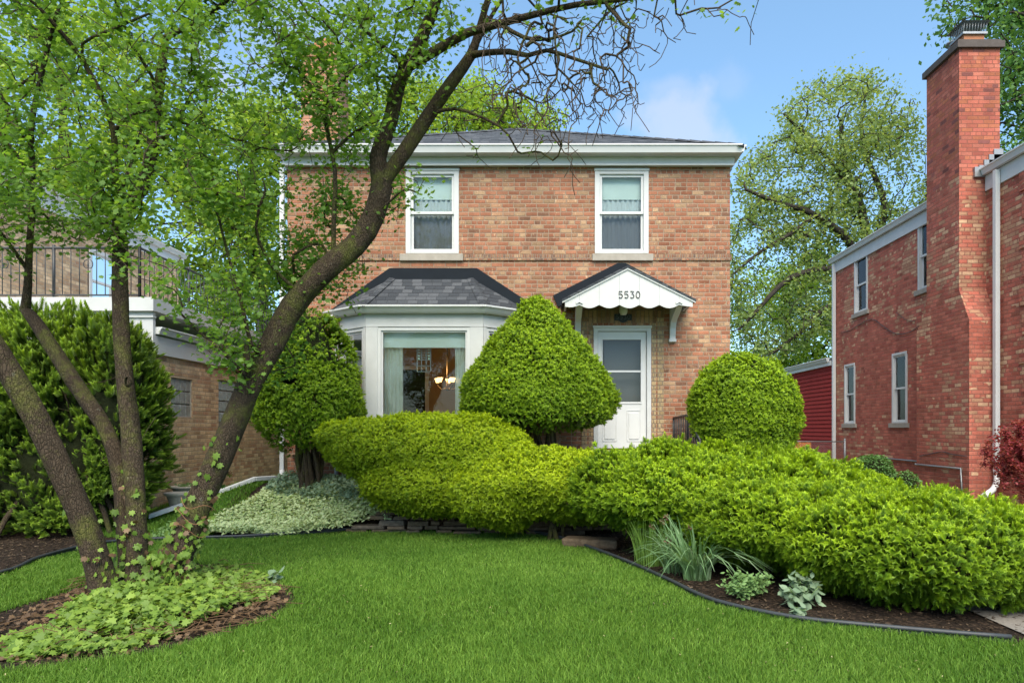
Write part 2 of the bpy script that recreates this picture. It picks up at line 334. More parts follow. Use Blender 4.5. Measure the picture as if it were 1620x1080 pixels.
m_leaf_dark = leaf_mat('dark_tree_leaf', (.08, .17, .05), (.12, .25, .07), (.18, .32, .10), .4)
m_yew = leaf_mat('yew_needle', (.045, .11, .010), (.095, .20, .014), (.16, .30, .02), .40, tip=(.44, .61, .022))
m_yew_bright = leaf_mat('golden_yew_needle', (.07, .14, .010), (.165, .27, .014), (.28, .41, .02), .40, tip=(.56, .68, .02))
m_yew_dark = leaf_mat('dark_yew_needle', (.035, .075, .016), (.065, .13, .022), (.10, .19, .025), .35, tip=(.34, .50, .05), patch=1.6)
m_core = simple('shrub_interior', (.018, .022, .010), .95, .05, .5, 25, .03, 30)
m_ivy = leaf_mat('ivy_leaf', (.075, .145, .022), (.15, .25, .035), (.28, .40, .065), .35)
m_dead = leaf_mat('dead_leaf', (.06, .036, .018), (.11, .066, .034), (.21, .135, .07), .2)
m_varieg = leaf_mat('variegated_leaf', (.18, .29, .09), (.36, .48, .20), (.58, .66, .36), .3, tip=(.68, .72, .48))
m_sage = leaf_mat('sage_leaf', (.13, .21, .13), (.20, .29, .18), (.28, .36, .24), .3)
m_strap = leaf_mat('daffodil_leaf', (.10, .20, .07), (.17, .30, .13), (.34, .46, .28), .3)
m_grassclump = leaf_mat('iris_grass_leaf', (.10, .20, .03), (.15, .28, .05), (.22, .34, .08), .3)
m_perennial = leaf_mat('perennial_leaf', (.10, .20, .06), (.16, .28, .09), (.24, .36, .14), .3)
m_barberry = leaf_mat('barberry_leaf', (.16, .02, .028), (.28, .045, .05), (.34, .12, .05), .35)
m_grass = leaf_mat('lawn_grass', (.048, .125, .011), (.085, .19, .018), (.19, .33, .045), .3, .6, .25, patch=.9, pamp=.75)
def soil_mat(name, c1, c2, c3, chip=28):
    m, t, o = mat_new(name); v = objco(t); n1 = noise(t, v, chip, 7, .75); n2 = noise(t, v, 1.3, 5)
    vo = N(t, 'ShaderNodeTexVoronoi'); vo.inputs['Scale'].default_value = chip*1.6; lk(t, v, vo.inputs['Vector'])
    s = N(t, 'ShaderNodeSeparateColor'); lk(t, vo.outputs['Color'], s.inputs[0])
    c = mixc(t, ramp(t, s.outputs[0], [(.6, 0.0), (1, 1.0)]), mixc(t, n2, c1, c2), c3)
    c = mixc(t, .8, c, ramp(t, n1, [(.3, .4), (.7, 1.5)]), 'MULTIPLY')
    bsdf(t, o, c, .95, .1, mth(t, 'ADD', n1, s.outputs[0]), .025); return m
m_soil = soil_mat('mulch_soil', (.018, .013, .010), (.032, .024, .018), (.075, .05, .034))
m_lawnbase = soil_mat('lawn_soil', (.02, .045, .01), (.035, .075, .014), (.05, .09, .02), 60)
m_farground = soil_mat('far_grass', (.03, .08, .014), (.05, .12, .02), (.07, .15, .03), 12)
def concrete_drive():
    m, t, o = mat_new('driveway_concrete'); v = objco(t); s = N(t, 'ShaderNodeSeparateXYZ'); lk(t, v, s.inputs[0])
    c = mixc(t, noise(t, v, 1.2, 6, .65), (.15, .135, .12), (.26, .24, .215)); c = mixc(t, .6, c, ramp(t, noise(t, v, 60, 4, .7), [(.3, .6), (.7, 1.25)]), 'MULTIPLY')
    st = ramp(t, noise(t, v, 3, 6, .8), [(.55, 0.0), (.7, 1.0)]); c = mixc(t, mth(t, 'MULTIPLY', st, .5), c, (.12, .095, .075))
    j = mth(t, 'LESS_THAN', mth(t, 'ABSOLUTE', mth(t, 'SUBTRACT', mth(t, 'FRACT', mth(t, 'DIVIDE', s.outputs['Y'], 1.6)), .5)), .006)
    c = mixc(t, j, c, (.04, .035, .03)); bsdf(t, o, c, .9, .2, noise(t, v, 70, 4), .004); return m
m_drive = concrete_drive()
# ------------------------------------------------------------------ instancing helpers (all plain meshes)
def rand_rot(n, up=None, spread=math.pi, spin=True):
    """n rotation matrices whose local z leans from direction up (n,3) by up to spread"""
    if up is None: up = np.tile([0, 0, 1.], (n, 1))
    d = rng.normal(size=(n, 3)); d /= np.linalg.norm(d, axis=1, keepdims=True)
    z = up+d*spread; z /= np.linalg.norm(z, axis=1, keepdims=True)
    a = rng.normal(size=(n, 3)); x = np.cross(a, z); x /= np.linalg.norm(x, axis=1, keepdims=True)
    y = np.cross(z, x); return np.stack([x, y, z], axis=2)
def scatter(name, tv, tf, pos, rot, scl, mat, parent=None, loc=None, tip=None, sxyz=None, itip=None):
    tv = np.asarray(tv, float); tf = np.asarray(tf, int); n = len(pos); k = len(tv)
    scl = np.broadcast_to(np.asarray(scl, float).reshape(-1, 1, 1), (n, 1, 1))
    T = tv[None]*scl
    if sxyz is not None: T = T*sxyz[:, None, :]
    V = np.einsum('nij,nkj->nki', rot, T)+np.asarray(pos)[:, None, :]
    Fc = (tf[None]+(np.arange(n)*k)[:, None, None]).reshape(-1, tf.shape[1])
    at = None
    if tip is not None:
        at = np.tile(tip, n).reshape(n, k)
        if itip is not None: at = at*itip[:, None]
        at = at.ravel()
    return np_mesh(name, V.reshape(-1, 3), Fc, mat, parent, loc, attr=at)
# leaf templates: y is the length, z the face normal
def lobed(lobes=5, inner=.5):
    v = [(0, .05, 0)]
    pts = [(0.08, 0), (.30, -.12), (.36, .16), (.62, .22), (.42, .42), (.50, .72), (.22, .62), (0, 1.0)]
    L = [(0, 0)]+pts; Rr = [(-x, y) for x, y in pts[:-1]][::-1]
    ring = pts+Rr
    v = [(0, .32, .03)]+[(x*.9, y, -.12*abs(x)**1.2) for x, y in ring]
    n = len(ring); return v, [(0, 1+i, 1+(i+1) % n) for i in range(n)]
LOB = lobed()
OVAL = ([(0, 0, 0), (.28, .35, -.06), (.22, .7, -.05), (0, 1, -.02), (-.22, .7, -.05), (-.28, .35, -.06), (0, .5, .04)],
        [(6, 0, 1), (6, 1, 2), (6, 2, 3), (6, 3, 4), (6, 4, 5), (6, 5, 0)])
DIA = ([(0, 0, 0), (.34, .5, .05), (0, 1, 0), (-.34, .5, .05)], [(0, 1, 2), (0, 2, 3)])
def sprig(npair=5, nl=.42, wd=.085, rise=.16):
    v = []; f = []; tp = []
    for i in range(npair):
        h = .12+.8*i/npair
        for s in (0, 1, 2):
            th = i*2.1+s*2.094+.3; dx, dy = math.cos(th), math.sin(th); l = nl*(1-.45*i/npair); b = len(v)
            v += [(-dy*wd, dx*wd, h), (dy*wd, -dx*wd, h), (dx*l, dy*l, h+rise)]; f.append((b, b+1, b+2)); t = .15+.85*i/max(1, npair-1); tp += [t*.7+.1, t*.7+.1, t]
    b = len(v); v += [(-wd*.8, 0, .5), (wd*.8, 0, .5), (0, 0, 1.15)]; f.append((b, b+1, b+2)); tp += [.9, .9, 1]
    return v, f, np.array(tp)
SPR = sprig(4, .60, .15, .14); SPR_F = sprig(6, .46, .095, .14); SPR_H = sprig(6, .34, .08, .28)
def rot_leaf(n, normal=(0, 0, 1), spread=.8, hang=.3):
    """leaves: z (face) roughly along normal, y (length) random in plane and hanging a little"""
    up = np.tile(np.array(normal, float), (n, 1)); M = rand_rot(n, up, spread)
    z = M[:, :, 2]; a = rng.normal(size=(n, 3)); a[:, 2] -= hang*2
    y = a-(a*z).sum(1, keepdims=True)*z; y /= np.linalg.norm(y, axis=1, keepdims=True); x = np.cross(y, z)
    return np.stack([x, y, z], axis=2)
# ------------------------------------------------------------------ trees
def catmull(pts, rad, step=.12):
    pts = [np.array(p, float) for p in pts]; P_ = [2*pts[0]-pts[1]]+pts+[2*pts[-1]-pts[-2]]; o = []; r = []
    for i in range(1, len(P_)-2):
        p0, p1, p2, p3 = P_[i-1:i+3]; n = max(2, int(np.linalg.norm(p2-p1)/step))
        for k in range(n):
            t = k/n; o.append(.5*((2*p1)+(-p0+p2)*t+(2*p0-5*p1+4*p2-p3)*t*t+(-p0+3*p1-3*p2+p3)*t**3)); r.append(rad[i-1]*(1-t)+rad[i]*t)
    o.append(pts[-1]); r.append(rad[-1]); return o, r
class Tree:
    def __init__(s): s.p = []; s.par = []; s.man = []; s.grp = []; s.kids = None
    def path(s, pts, rad, parent=-1, step=.12, wob=0):
        o, r = catmull(pts, rad, step); last = parent; ids = []
        if parent >= 0: o = o[1:]; r = r[1:]
        for i, (q, rr) in enumerate(zip(o, r)):
            if wob: q = q+rng.normal(size=3)*wob
            s.p.append(q); s.par.append(last); s.man.append(rr); last = len(s.p)-1; ids.append(last)
        return ids
    def nearest(s, q, lo=0):
        a = np.array(s.p[lo:]); return int(np.argmin(((a-np.array(q))**2).sum(1)))+lo
    def branch(s, a_pts, rad, step=.12, wob=0):   # hooks a hand-drawn limb to the nearest node
        i = s.nearest(a_pts[0]); return s.path([s.p[i]]+[p for p in a_pts[1:]], rad, i, step, wob)
    def grow(s, targets, seg=.15, wob=.35, droop=0., lift=0., maxr=1e9, minr=0, upw=.6):
        T = np.asarray(targets, float); ends = []
        base = np.array(s.p); d = np.array([((base-t)**2).sum(1).min() for t in T]); T = T[np.argsort(d)]
        cap = len(s.p)+len(T)*30; arr = np.empty((cap, 3)); n = len(s.p); arr[:n] = base
        for t in T:
            dv = arr[:n]-t; dd = np.sqrt((dv**2).sum(1))+np.maximum(0, dv[:, 2])*upw
            i = int(np.argmin(dd)); L = np.linalg.norm(t-arr[i])
            if L < seg*.6: continue
            k = max(2, int(L/seg)); st = arr[i].copy(); pi = s.par[i]
            d0 = (arr[i]-arr[pi]) if pi >= 0 else np.array([0, 0, 1.]); d0 = d0/(np.linalg.norm(d0)+1e-9)
            c1 = st+d0*L*.3+np.array([0, 0, lift*L]); last = i
            for j in range(1, k+1):
                u = j/k; q = (1-u)**2*st+2*u*(1-u)*c1+u*u*t
                q = q+rng.normal(size=3)*wob*seg*(.35 if j < k else .1); q[2] -= droop*L*u*u
                if n >= cap: break
                arr[n] = q; s.p.append(q); s.par.append(last); s.man.append(0.); last = n; n += 1
            ends.append(last)
        return ends
    def radii(s, tip=.004, ex=2.4):
        n = len(s.p); acc = np.zeros(n); r = np.zeros(n); s.main = -np.ones(n, int); best = np.zeros(n)
        for i in range(n-1, -1, -1):
            v = acc[i]**(1/ex) if acc[i] > 0 else tip
            if s.man[i] > 0: v = s.man[i]
            r[i] = v; p = s.par[i]
            if p >= 0:
                acc[p] += min(v, 1e9)**ex
                sc_ = v*(10 if s.man[i] > 0 else 1)
                if sc_ > best[p]: best[p] = sc_; s.main[p] = i
        s.r = r; return r
    def mesh(s, name, mat, parent, lo=0., hi=1e9, sides=6, rough=0., only=None):
        p = np.array(s.p); par = np.array(s.par); r = s.r; n = len(p)
        tan = np.zeros((n, 3)); has = par >= 0
        din = np.zeros((n, 3)); din[has] = p[has]-p[par[has]]; l = np.linalg.norm(din, axis=1, keepdims=True); din = din/np.maximum(l, 1e-9)
        m = s.main; hm = m >= 0; nxt = din.copy(); nxt[hm] = din[m[hm]]
        tan = din+nxt; tan /= np.maximum(np.linalg.norm(tan, axis=1, keepdims=True), 1e-9)
        c = np.where(has & (r >= lo) & (r < hi))[0]
        if only is not None: c = np.array([i for i in c if i in only], int)
        if len(c) == 0: return None
        pp = par[c]; ismain = m[pp] == c
        t0 = np.where(ismain[:, None], tan[pp], din[c]); r0 = np.where(ismain, r[pp], np.minimum(r[pp], r[c]*1.15)); t1 = tan[c]; r1 = r[c]
        ref = np.array([.35, .91, .22])
        def ring(q, t, rr):
            a = np.cross(t, ref); a /= np.maximum(np.linalg.norm(a, axis=1, keepdims=True), 1e-6); b = np.cross(a, t)
            th = 2*np.pi*np.arange(sides)/sides
            off = a[:, None, :]*np.cos(th)[None, :, None]+b[:, None, :]*np.sin(th)[None, :, None]
            R_ = rr[:, None]
            if rough:
                ang = th[None, :]; hh = q[:, 2:3]
                R_ = R_*(1+rough*(np.sin(ang*3+hh*5)+.6*np.sin(ang*5-hh*11+1)+.5*np.sin(ang*2+hh*17)+.4*np.sin(hh*23+ang)))
            return q[:, None, :]+off*R_[:, :, None]
        V = np.concatenate([ring(p[pp], t0, r0), ring(p[c], t1, r1)], axis=1); k = len(c)
        i = np.arange(sides); f = np.stack([i, (i+1) % sides, sides+(i+1) % sides, sides+i], 1)
        Fc = (f[None]+(np.arange(k)*2*sides)[:, None, None]).reshape(-1, 4)
        return np_mesh(name, V.reshape(-1, 3), Fc, mat, parent, smooth=True)
    def leafspots(s, ends, back=3, per=4, jit=.05):
        o = []
        for e in ends:
            i = e
            for b in range(back):
                for _ in range(per):
                    j = s.par[i] if s.par[i] >= 0 else i; u = random.random(); o.append(s.p[i]*(1-u)+s.p[j]*u)
                i = s.par[i]
                if i < 0: break
        o = np.array(o); return o+rng.normal(size=o.shape)*jit
def boxpts(n, x0, x1, y0, y1, Y0, Y1, keep=None):
    px = rng.uniform(x0, x1, n); py = rng.uniform(y0, y1, n); Y = rng.uniform(Y0, Y1, n)
    if keep is not None: k = keep(px, py); px, py, Y = px[k], py[k], Y[k]
    return np.stack([(px-HX)/F*Y, Y, EYE+(HY-py)/F*Y], 1)
_k = rng.normal(size=(24, 3)); _ph = rng.uniform(0, 6.28, 24)
def pn(p, f=1.0):
    p = np.asarray(p); o = 0
    for i in range(8): o = o+np.sin((p@_k[i])*f*2+_ph[i])*.30
    for i in range(8, 16): o = o+np.sin((p@_k[i])*f*5+_ph[i])*.16
    return o
# ------------------------------------------------------------------ ground
def inpoly(x, y, poly):
    x = np.asarray(x); y = np.asarray(y); c = np.zeros(x.shape, bool); n = len(poly); j = n-1
    for i in range(n):
        xi, yi = poly[i]; xj, yj = poly[j]
        with np.errstate(divide='ignore', invalid='ignore'):
            c ^= ((yi > y) != (yj > y)) & (x < (xj-xi)*(y-yi)/((yj-yi) or 1e-12)+xi)
        j = i
    return c
xs = np.unique(np.concatenate([np.linspace(-9, 9, 121), np.array([-150, -80, -40, -25, -17, -12, 12, 17, 25, 40, 80, 150])]))
ys = np.unique(np.concatenate([np.linspace(0, 24, 161), np.array([-60, -30, -15, -7, -3, 28, 35, 50, 80, 140, 240])]))
X, Y = np.meshgrid(xs, ys, indexing='ij'); Z = ground(X, Y)+0
V = np.stack([X, Y, Z], -1).reshape(-1, 3); ny = len(ys)
ii, jj = np.meshgrid(np.arange(len(xs)-1), np.arange(ny-1), indexing='ij'); a = (ii*ny+jj).ravel()
cx = (xs[:-1]+xs[1:])/2; cy = (ys[:-1]+ys[1:])/2
quads = np.stack([a, a+ny, a+ny+1, a+1], 1)
g = np_mesh('ground', V, quads, [m_soil, m_farground], smooth=True)
CX, CY = np.meshgrid(cx, cy, indexing='ij')
far = ((CY > 14) | (CX < -9) | (CX > 7) | (CY < -.2) | ((CX < -4.9) & (CY > 9.6) & (CX > -6.5)) ).ravel().astype(np.int32)
g.data.polygons.foreach_set('material_index', far); tag(g, kind='structure')
edge_px = [(-420, 985), (-200, 945), (0, 912), (60, 888), (130, 869), (200, 859), (310, 855), (400, 852), (520, 843), (640, 838), (700, 836), (760, 837), (820, 842),
           (880, 853), (940, 873), (1000, 897), (1060, 925), (1110, 950), (1160, 966), (1260, 986), (1380, 999), (1500, 1010), (1600, 1018)]
edge = [G(*p) for p in edge_px]
ex, _ = catmull([(x, y, 0) for x, y in edge], [1]*len(edge), .15); edge_s = [(p[0], p[1]) for p in ex]
lawn_poly = [(-8.8, -.2)]+[(max(-8.8, x), y) for x, y in edge_s]+[(3.43, 4.6), (3.43, -.2)]
bed_px = [(-500, 1010), (-120, 985), (0, 968), (60, 950), (125, 928), (165, 906), (230, 892), (300, 889), (380, 901), (430, 914), (465, 935), (470, 952), (440, 975),
          (380, 998), (320, 1016), (250, 1034), (150, 1050), (60, 1060), (-60, 1066), (-500, 1085)]
bed_poly = [G(*p) for p in bed_px]
def on_lawn(x, y): return inpoly(x, y, lawn_poly) & ~inpoly(x, y, bed_poly)
cs = .05; gx = np.arange(-8.8, 3.43, cs); gy = np.arange(-.2, 10.4, cs); GX, GY = np.meshgrid(gx, gy, indexing='ij')
ok = on_lawn(GX+cs/2, GY+cs/2).ravel(); nn_ = len(gy)+1
vx, vy = np.meshgrid(np.append(gx, gx[-1]+cs), np.append(gy, gy[-1]+cs), indexing='ij')
V = np.stack([vx, vy, np.full(vx.shape, .006)], -1).reshape(-1, 3)
ii, jj = np.meshgrid(np.arange(len(gx)), np.arange(len(gy)), indexing='ij'); a = (ii*nn_+jj).ravel()[ok]
q = np.stack([a, a+nn_, a+nn_+1, a+1], 1); used, inv = np.unique(q, return_inverse=True)
tag(np_mesh('lawn', V[used], inv.reshape(q.shape), m_lawnbase), kind='structure')
# grass blades
def blades(n, hmin, hmax, wd, sample, name, mat, label, z=lambda x, y: np.zeros_like(x)):
    x, y = sample(n); n = len(x); h = rng.uniform(hmin, hmax, n)*(1+.22*pn(np.stack([x, y, 0*x], 1), 1.2)); lean = rng.normal(size=(n, 2))*.45; lean += np.stack([np.sin(x*2.1+y)*.12, np.cos(y*1.7)*.1], 1)
    th = rng.uniform(0, 2*np.pi, n); dx, dy = np.cos(th), np.sin(th); wv = wd*(.6+.8*rng.random(n))*(.65+np.abs(y)*.075)
    z0 = z(x, y); B = np.stack([x, y, z0], 1); s = np.stack([dx*wv, dy*wv, 0*x], 1)
    mid = B+np.stack([lean[:, 0]*h*.3, lean[:, 1]*h*.3, h*.6], 1); top = B+np.stack([lean[:, 0]*h, lean[:, 1]*h, h*(1-.25*np.minimum(1, (lean**2).sum(1)))], 1)
    V = np.stack([B-s, B+s, mid+s*.75, mid-s*.75, top], 1).reshape(-1, 3)
    Fc = (np.array([[0, 1, 2], [0, 2, 3], [3, 2, 4]])[None]+(np.arange(n)*5)[:, None, None]).reshape(-1, 3)
    return tag(np_mesh(name, V, Fc, mat), label, 'grass', kind='stuff')
def lawn_sample(n):
    u = rng.random(n); Yv = 3.2+(10.2-3.2)*u**1.0; Xv = rng.uniform(-.86, .72, n)*Yv+rng.uniform(-.6, .6, n)
    Xb = rng.uniform(-8.8, 3.4, n//7); Yb = rng.uniform(0, 10, n//7); x = np.append(Xv, Xb); y = np.append(Yv, Yb)
    k = on_lawn(x, y) | (on_lawn(x+rng.normal(size=len(x))*.04, y+rng.normal(size=len(x))*.04)); return x[k], y[k]
blades(560000, .028, .062, .0021, lawn_sample, 'grass', m_grass, 'thick mown green grass of the front lawn')
def strip_sample(n):
    x = np.append(rng.uniform(7.0, 8.1, n), rng.uniform(-6.4, -4.7, n)); y = np.append(rng.uniform(8.5, 18, n), rng.uniform(9.35, 14, n)); return x, y
blades(26000, .03, .08, .003, strip_sample, 'side_grass', m_grass, 'grass strips beside the neighbouring brick walls', z=lambda x, y: ground(x, y))
xl_, yl_ = lawn_sample(2600); kk_ = rng.random(len(xl_)) < .5; xl_, yl_ = xl_[kk_], yl_[kk_]; n = len(xl_)
tag(scatter('lawn_litter', [(-.5, -.2, 0), (.5, -.15, 0), (.4, .22, .1), (-.45, .2, .05)], [(0, 1, 2, 3)], np.stack([xl_, yl_, rng.uniform(.02, .045, n)], 1), rand_rot(n, None, .6), rng.uniform(.006, .018, n),
    leaf_mat('dry_bit', (.16, .12, .06), (.30, .26, .12), (.42, .40, .22), .1)), 'dry grass clippings and small yellow bits scattered over the lawn', 'litter', kind='stuff')
# driveway
nY = 60; dy = np.linspace(-6, 24, nY); V = []; 
for yv in dy:
    for xv in (3.45, 4.6, 5.8, 6.95): V.append((xv, yv, float(ground(xv, yv))+.012))
Fc = [(i*4+j, i*4+j+1, (i+1)*4+j+1, (i+1)*4+j) for i in range(nY-1) for j in range(3)]
tag(np_mesh('driveway', V, Fc, m_drive), kind='structure')
# black plastic edging
zs = lambda x, y: .012
e = MB(); pts = [(x, y, .05) for x, y in edge_s]; e.tube(pts, .017, 8)
for i in range(len(edge_s)-1):
    (x0, y0), (x1, y1) = edge_s[i], edge_s[i+1]; e.prism([(x0, y0, -.04), (x1, y1, -.04), (x1, y1, .046), (x0, y0, .046)], (0, .008, 0))
tag(e.build('lawn_edging', m_edging), 'black plastic edging strip curving along the back of the lawn', 'edging')
# mulch chips
n = 26000; x = rng.uniform(-8, 4.2, n); y = rng.uniform(4.2, 11.5, n); k = ~on_lawn(x, y) & (ground(x, y) < .5); x, y = x[k], y[k]; n = len(x)
scatter('mulch_chips', [(-.5, -.16, 0), (.5, -.12, 0), (.45, .15, .12), (-.5, .14, .06)], [(0, 1, 2, 3)], np.stack([x, y, ground(x, y)+.012], 1), rand_rot(n, None, .35),
        rng.uniform(.012, .045, n), leaf_mat('wood_chip', (.022, .015, .010), (.05, .034, .022), (.20, .14, .09), .05))
tag(C.objects['mulch_chips'], 'brown bark chips and leaf litter on the planting beds', 'mulch', kind='stuff')
# ------------------------------------------------------------------ architecture helpers
def wall(mb, mp, u0, u1, z0, z1, holes, depth=.14):
    us = sorted({u0, u1, *[h[0] for h in holes], *[h[1] for h in holes]}); zz = sorted({z0, z1, *[h[2] for h in holes], *[h[3] for h in holes]})
    for i in range(len(us)-1):
        for j in range(len(zz)-1):
            um, zm = (us[i]+us[i+1])/2, (zz[j]+zz[j+1])/2
            if any(h[0] < um < h[1] and h[2] < zm < h[3] for h in holes): continue
            mb.quad(mp(us[i], 0, zz[j]), mp(us[i+1], 0, zz[j]), mp(us[i+1], 0, zz[j+1]), mp(us[i], 0, zz[j+1]))
    for a, b, c, d in holes:
        for q in (((a, 0, c), (a, 0, d), (a, -depth, d), (a, -depth, c)), ((b, 0, c), (b, -depth, c), (b, -depth, d), (b, 0, d)),
                  ((a, 0, d), (b, 0, d), (b, -depth, d), (a, -depth, d)), ((a, 0, c), (a, -depth, c), (b, -depth, c), (b, 0, c))):
            mb.quad(*[mp(*p) for p in q])
class MM(MB):        # boxes in a wall's own frame: u along, d outwards, z up
    def __init__(s, mp): super().__init__(); s.mp = mp
    def b(s, u0, u1, d0, d1, z0, z1):
        v = [s.mp(u, d, z) for u in (u0, u1) for d in (d0, d1) for z in (z0, z1)]
        return s.add(v, [(0, 1, 3, 2), (4, 6, 7, 5), (0, 4, 5, 1), (2, 3, 7, 6), (0, 2, 6, 4), (1, 5, 7, 3)])
    def ring(s, u0, u1, z0, z1, t, d0, d1, tb=None):
        tb = tb or t
        s.b(u0, u0+t, d0, d1, z0, z1); s.b(u1-t, u1, d0, d1, z0, z1); s.b(u0+t, u1-t, d0+.001, d1-.001, z1-t, z1); s.b(u0+t, u1-t, d0+.001, d1-.001, z0, z0+tb); return s
def front(Y): return lambda u, d, z: (u, Y-d, z)
def facing_left(Xw): return lambda u, d, z: (Xw-d, u, z)
def facing_right(Xw): return lambda u, d, z: (Xw+d, u, z)
def hung(parent, mp, u0, u1, z0, z1, trim=.085, shade=.30, cap=True, sill=None, lace=True):
    t = MM(mp); t.ring(u0, u1, z0, z1, trim, -.10, .018, trim*.6)
    if cap: t.b(u0-.01, u1+.01, -.01, .035, z1-.035, z1+.012)
    w_ = t.build('window', m_white, parent, bevel=.004)
    a, b, c, d = u0+trim, u1-trim, z0+trim*.6, z1-trim; mid = c+(d-c)*.50; sw = .042
    MM(mp).ring(a, b, mid-.02, d, sw, -.055, -.022).build('sash', m_white2, w_)
    MM(mp).ring(a, b, c, mid+.02, sw, -.090, -.057).build('sash', m_white2, w_)
    MM(mp).b(a+sw, b-sw, -.042, -.036, mid+.02, d-sw).build('pane', m_glass, w_)
    MM(mp).b(a+sw, b-sw, -.077, -.071, c+sw, mid-.02).build('pane', m_screen, w_)
    if shade: MM(mp).b(a, b, -.145, -.14, d-(d-c)*shade, d).build('shade', m_shade, w_)
    if lace:
        k = 60; vs = []; 
        for i in range(k+1):
            u = a+(b-a)*i/k; dd = -.165-.016*math.sin(i*.9)-.009*math.sin(i*2.3+1)
            vs += [mp(u, dd, c), mp(u, dd, d)]
        MB().add(vs, [(2*i, 2*i+2, 2*i+3, 2*i+1) for i in range(k)], True).build('curtain', m_lace, w_)
    MM(mp).b(a-.02, b+.02, -.9, -.88, c-.1, d+.1).build('dark_backing', m_dark, w_)  # dark sheet behind the curtain, room shade put into its colour
    if sill: 
        s0, s1, sz0, sz1 = sill; MM(mp).b(s0, s1, -.05, .05, sz0, sz1).build('sill', m_stone, w_, bevel=.006)
    return w_
def gutter_profile(mb, p0, p1, outv, zt, hgt=.115, dep=.12):
    """K-style gutter between two ground-plan points, outv = outward unit vector"""
    o = Vector((*outv, 0)); prof = [(0, 0), (dep, 0), (dep, -.022), (dep-.02, -.03), (dep-.045, -hgt*.85), (dep-.05, -hgt), (0, -hgt)]
    pts = [Vector((*p0, zt))+o*a+Vector((0, 0, b)) for a, b in prof]; mb.prism(pts, Vector((p1[0]-p0[0], p1[1]-p0[1], 0)))
# ------------------------------------------------------------------ the orange brick house
FW = 11.87; HL, HR, HB = -4.52, 3.176, 21.0
def fx(px, Y=FW): return (px-HX)/F*Y
def fz(py, Y=FW): return EYE+(HY-py)/F*Y
house = empty('brick_house', (-.67, FW, .55), 'two storey orange brick house with white bay window and house number 5530 over its door', 'house')
wins = [(fx(642), fx(726), fz(402), fz(268)), (fx(941), fx(1026), fz(402), fz(268))]
door = (fx(939), fx(1030), 1.13, fz(517)); bayhole = (-3.35, -.72, 1.45, 3.35)
mb = MB(); f = front(FW); wall(mb, f, HL, HR, .2, 6.15, wins+[door, bayhole])
mb.quad((HL, FW, 0), (HL, HB, 0), (HL, HB, 6.15), (HL, FW, 6.15)); mb.quad((HR, FW, 0), (HR, HB, 0), (HR, HB, 6.15), (HR, FW, 6.15)); mb.quad((HL, HB, 0), (HR, HB, 0), (HR, HB, 6.15), (HL, HB, 6.15))
mb.build('wall', m_brick, house)
# shallow brick pilasters and the rowlock band
bz0, bz1 = fz(412), fz(403)
s0, s1 = (fx(633), fx(733)), (fx(937), fx(1033))
b = MM(f)
for a_, c_ in ((HL, s0[0]-.003), (s0[1]+.003, s1[0]-.003), (s1[1]+.003, HR)): b.b(a_, c_, -.05, .022, bz0, bz1)
b.add([(HR, FW, bz0), (HR+.022, FW-.022, bz0), (HR+.022, HB, bz0), (HR, HB, bz0), (HR, FW, bz1), (HR+.022, FW-.022, bz1), (HR+.022, HB, bz1), (HR, HB, bz1)], [(0, 1, 2, 3), (4, 5, 6, 7), (1, 2, 6, 5), (0, 1, 5, 4)])
b.build('brick_band', m_rowlock, house)
for (a_, c_, z0, z1), s in zip(wins, (s0, s1)):
    o = hung(house, f, a_, c_, z0+.01, z1, sill=(s[0], s[1], bz0-.012, bz1+.008))
# door surround of yellow brick
b = MM(f); b.b(fx(1031), fx(1038), -.04, .004, 1.0, 3.32); b.b(fx(1040), fx(1050), -.04, .012, 1.0, 3.42)
b.b(fx(931), fx(938), -.04, .004, 1.0, 3.32); b.b(fx(920), fx(929), -.04, .012, 1.0, 3.42); b.build('door_surround', m_brick_y, house)
b = MM(f); b.b(fx(920), fx(1050), -.04, .010, 3.425, 3.56); b.b(fx(931), fx(1038), -.04, .006, 3.325, 3.42); b.build('door_lintel', brick_mat('soldier_brick', [(0, (.34, .22, .13)), (.5, (.28, .17, .10)), (.8, (.20, .12, .08))], [(0, (.38, .25, .14))], (.2, .16, .12), w=.075, h=.5, seed=3), house)
# frieze, gutter, roof
b = MB(); b.box(HL-.05, HR+.05, FW-.10, FW+.02, fz(262, 11.8), 6.20); b.box(HR, HR+.045, FW+.02, HB, 6.0, 6.2); b.box(HL-.045, HL, FW+.02, HB, 6.0, 6.2)
b.box(HL-.055, HR+.055, FW-.115, FW-.10, fz(262, 11.8)-.012, fz(262, 11.8)+.02)
b.build('frieze', m_white, house, bevel=.004)
b = MB(); b.box(HL-.04, HR+.09, FW-.22, FW-.10, 6.17, 6.20); b.build('soffit', m_white, house)
b = MB(); gutter_profile(b, (HL-.03, FW-.22), (HR+.12, FW-.22), (0, -1), 6.30, .13, .13); gutter_profile(b, (HR+.08, FW-.30), (HR+.08, HB), (1, 0), 6.30); gutter_profile(b, (HL-.06, FW-.2), (HL-.06, HB), (-1, 0), 6.30)
b.build('gutter', m_white2, house)
rf = MB(); E0 = [(HL-.12, FW-.30, 6.285), (HR+.14, FW-.30, 6.285), (HR+.14, HB+.3, 6.285), (HL-.12, HB+.3, 6.285)]; A0 = (-.67, 15.7, 8.36); A1 = (-.67, 17.2, 8.36)
rf.add(E0+[A0, A1], [(0, 1, 4), (1, 2, 5, 4), (2, 3, 5), (3, 0, 4, 5), (3, 2, 1, 0)]); roof = rf.build('roof', m_shingle, house)
rc = MB()
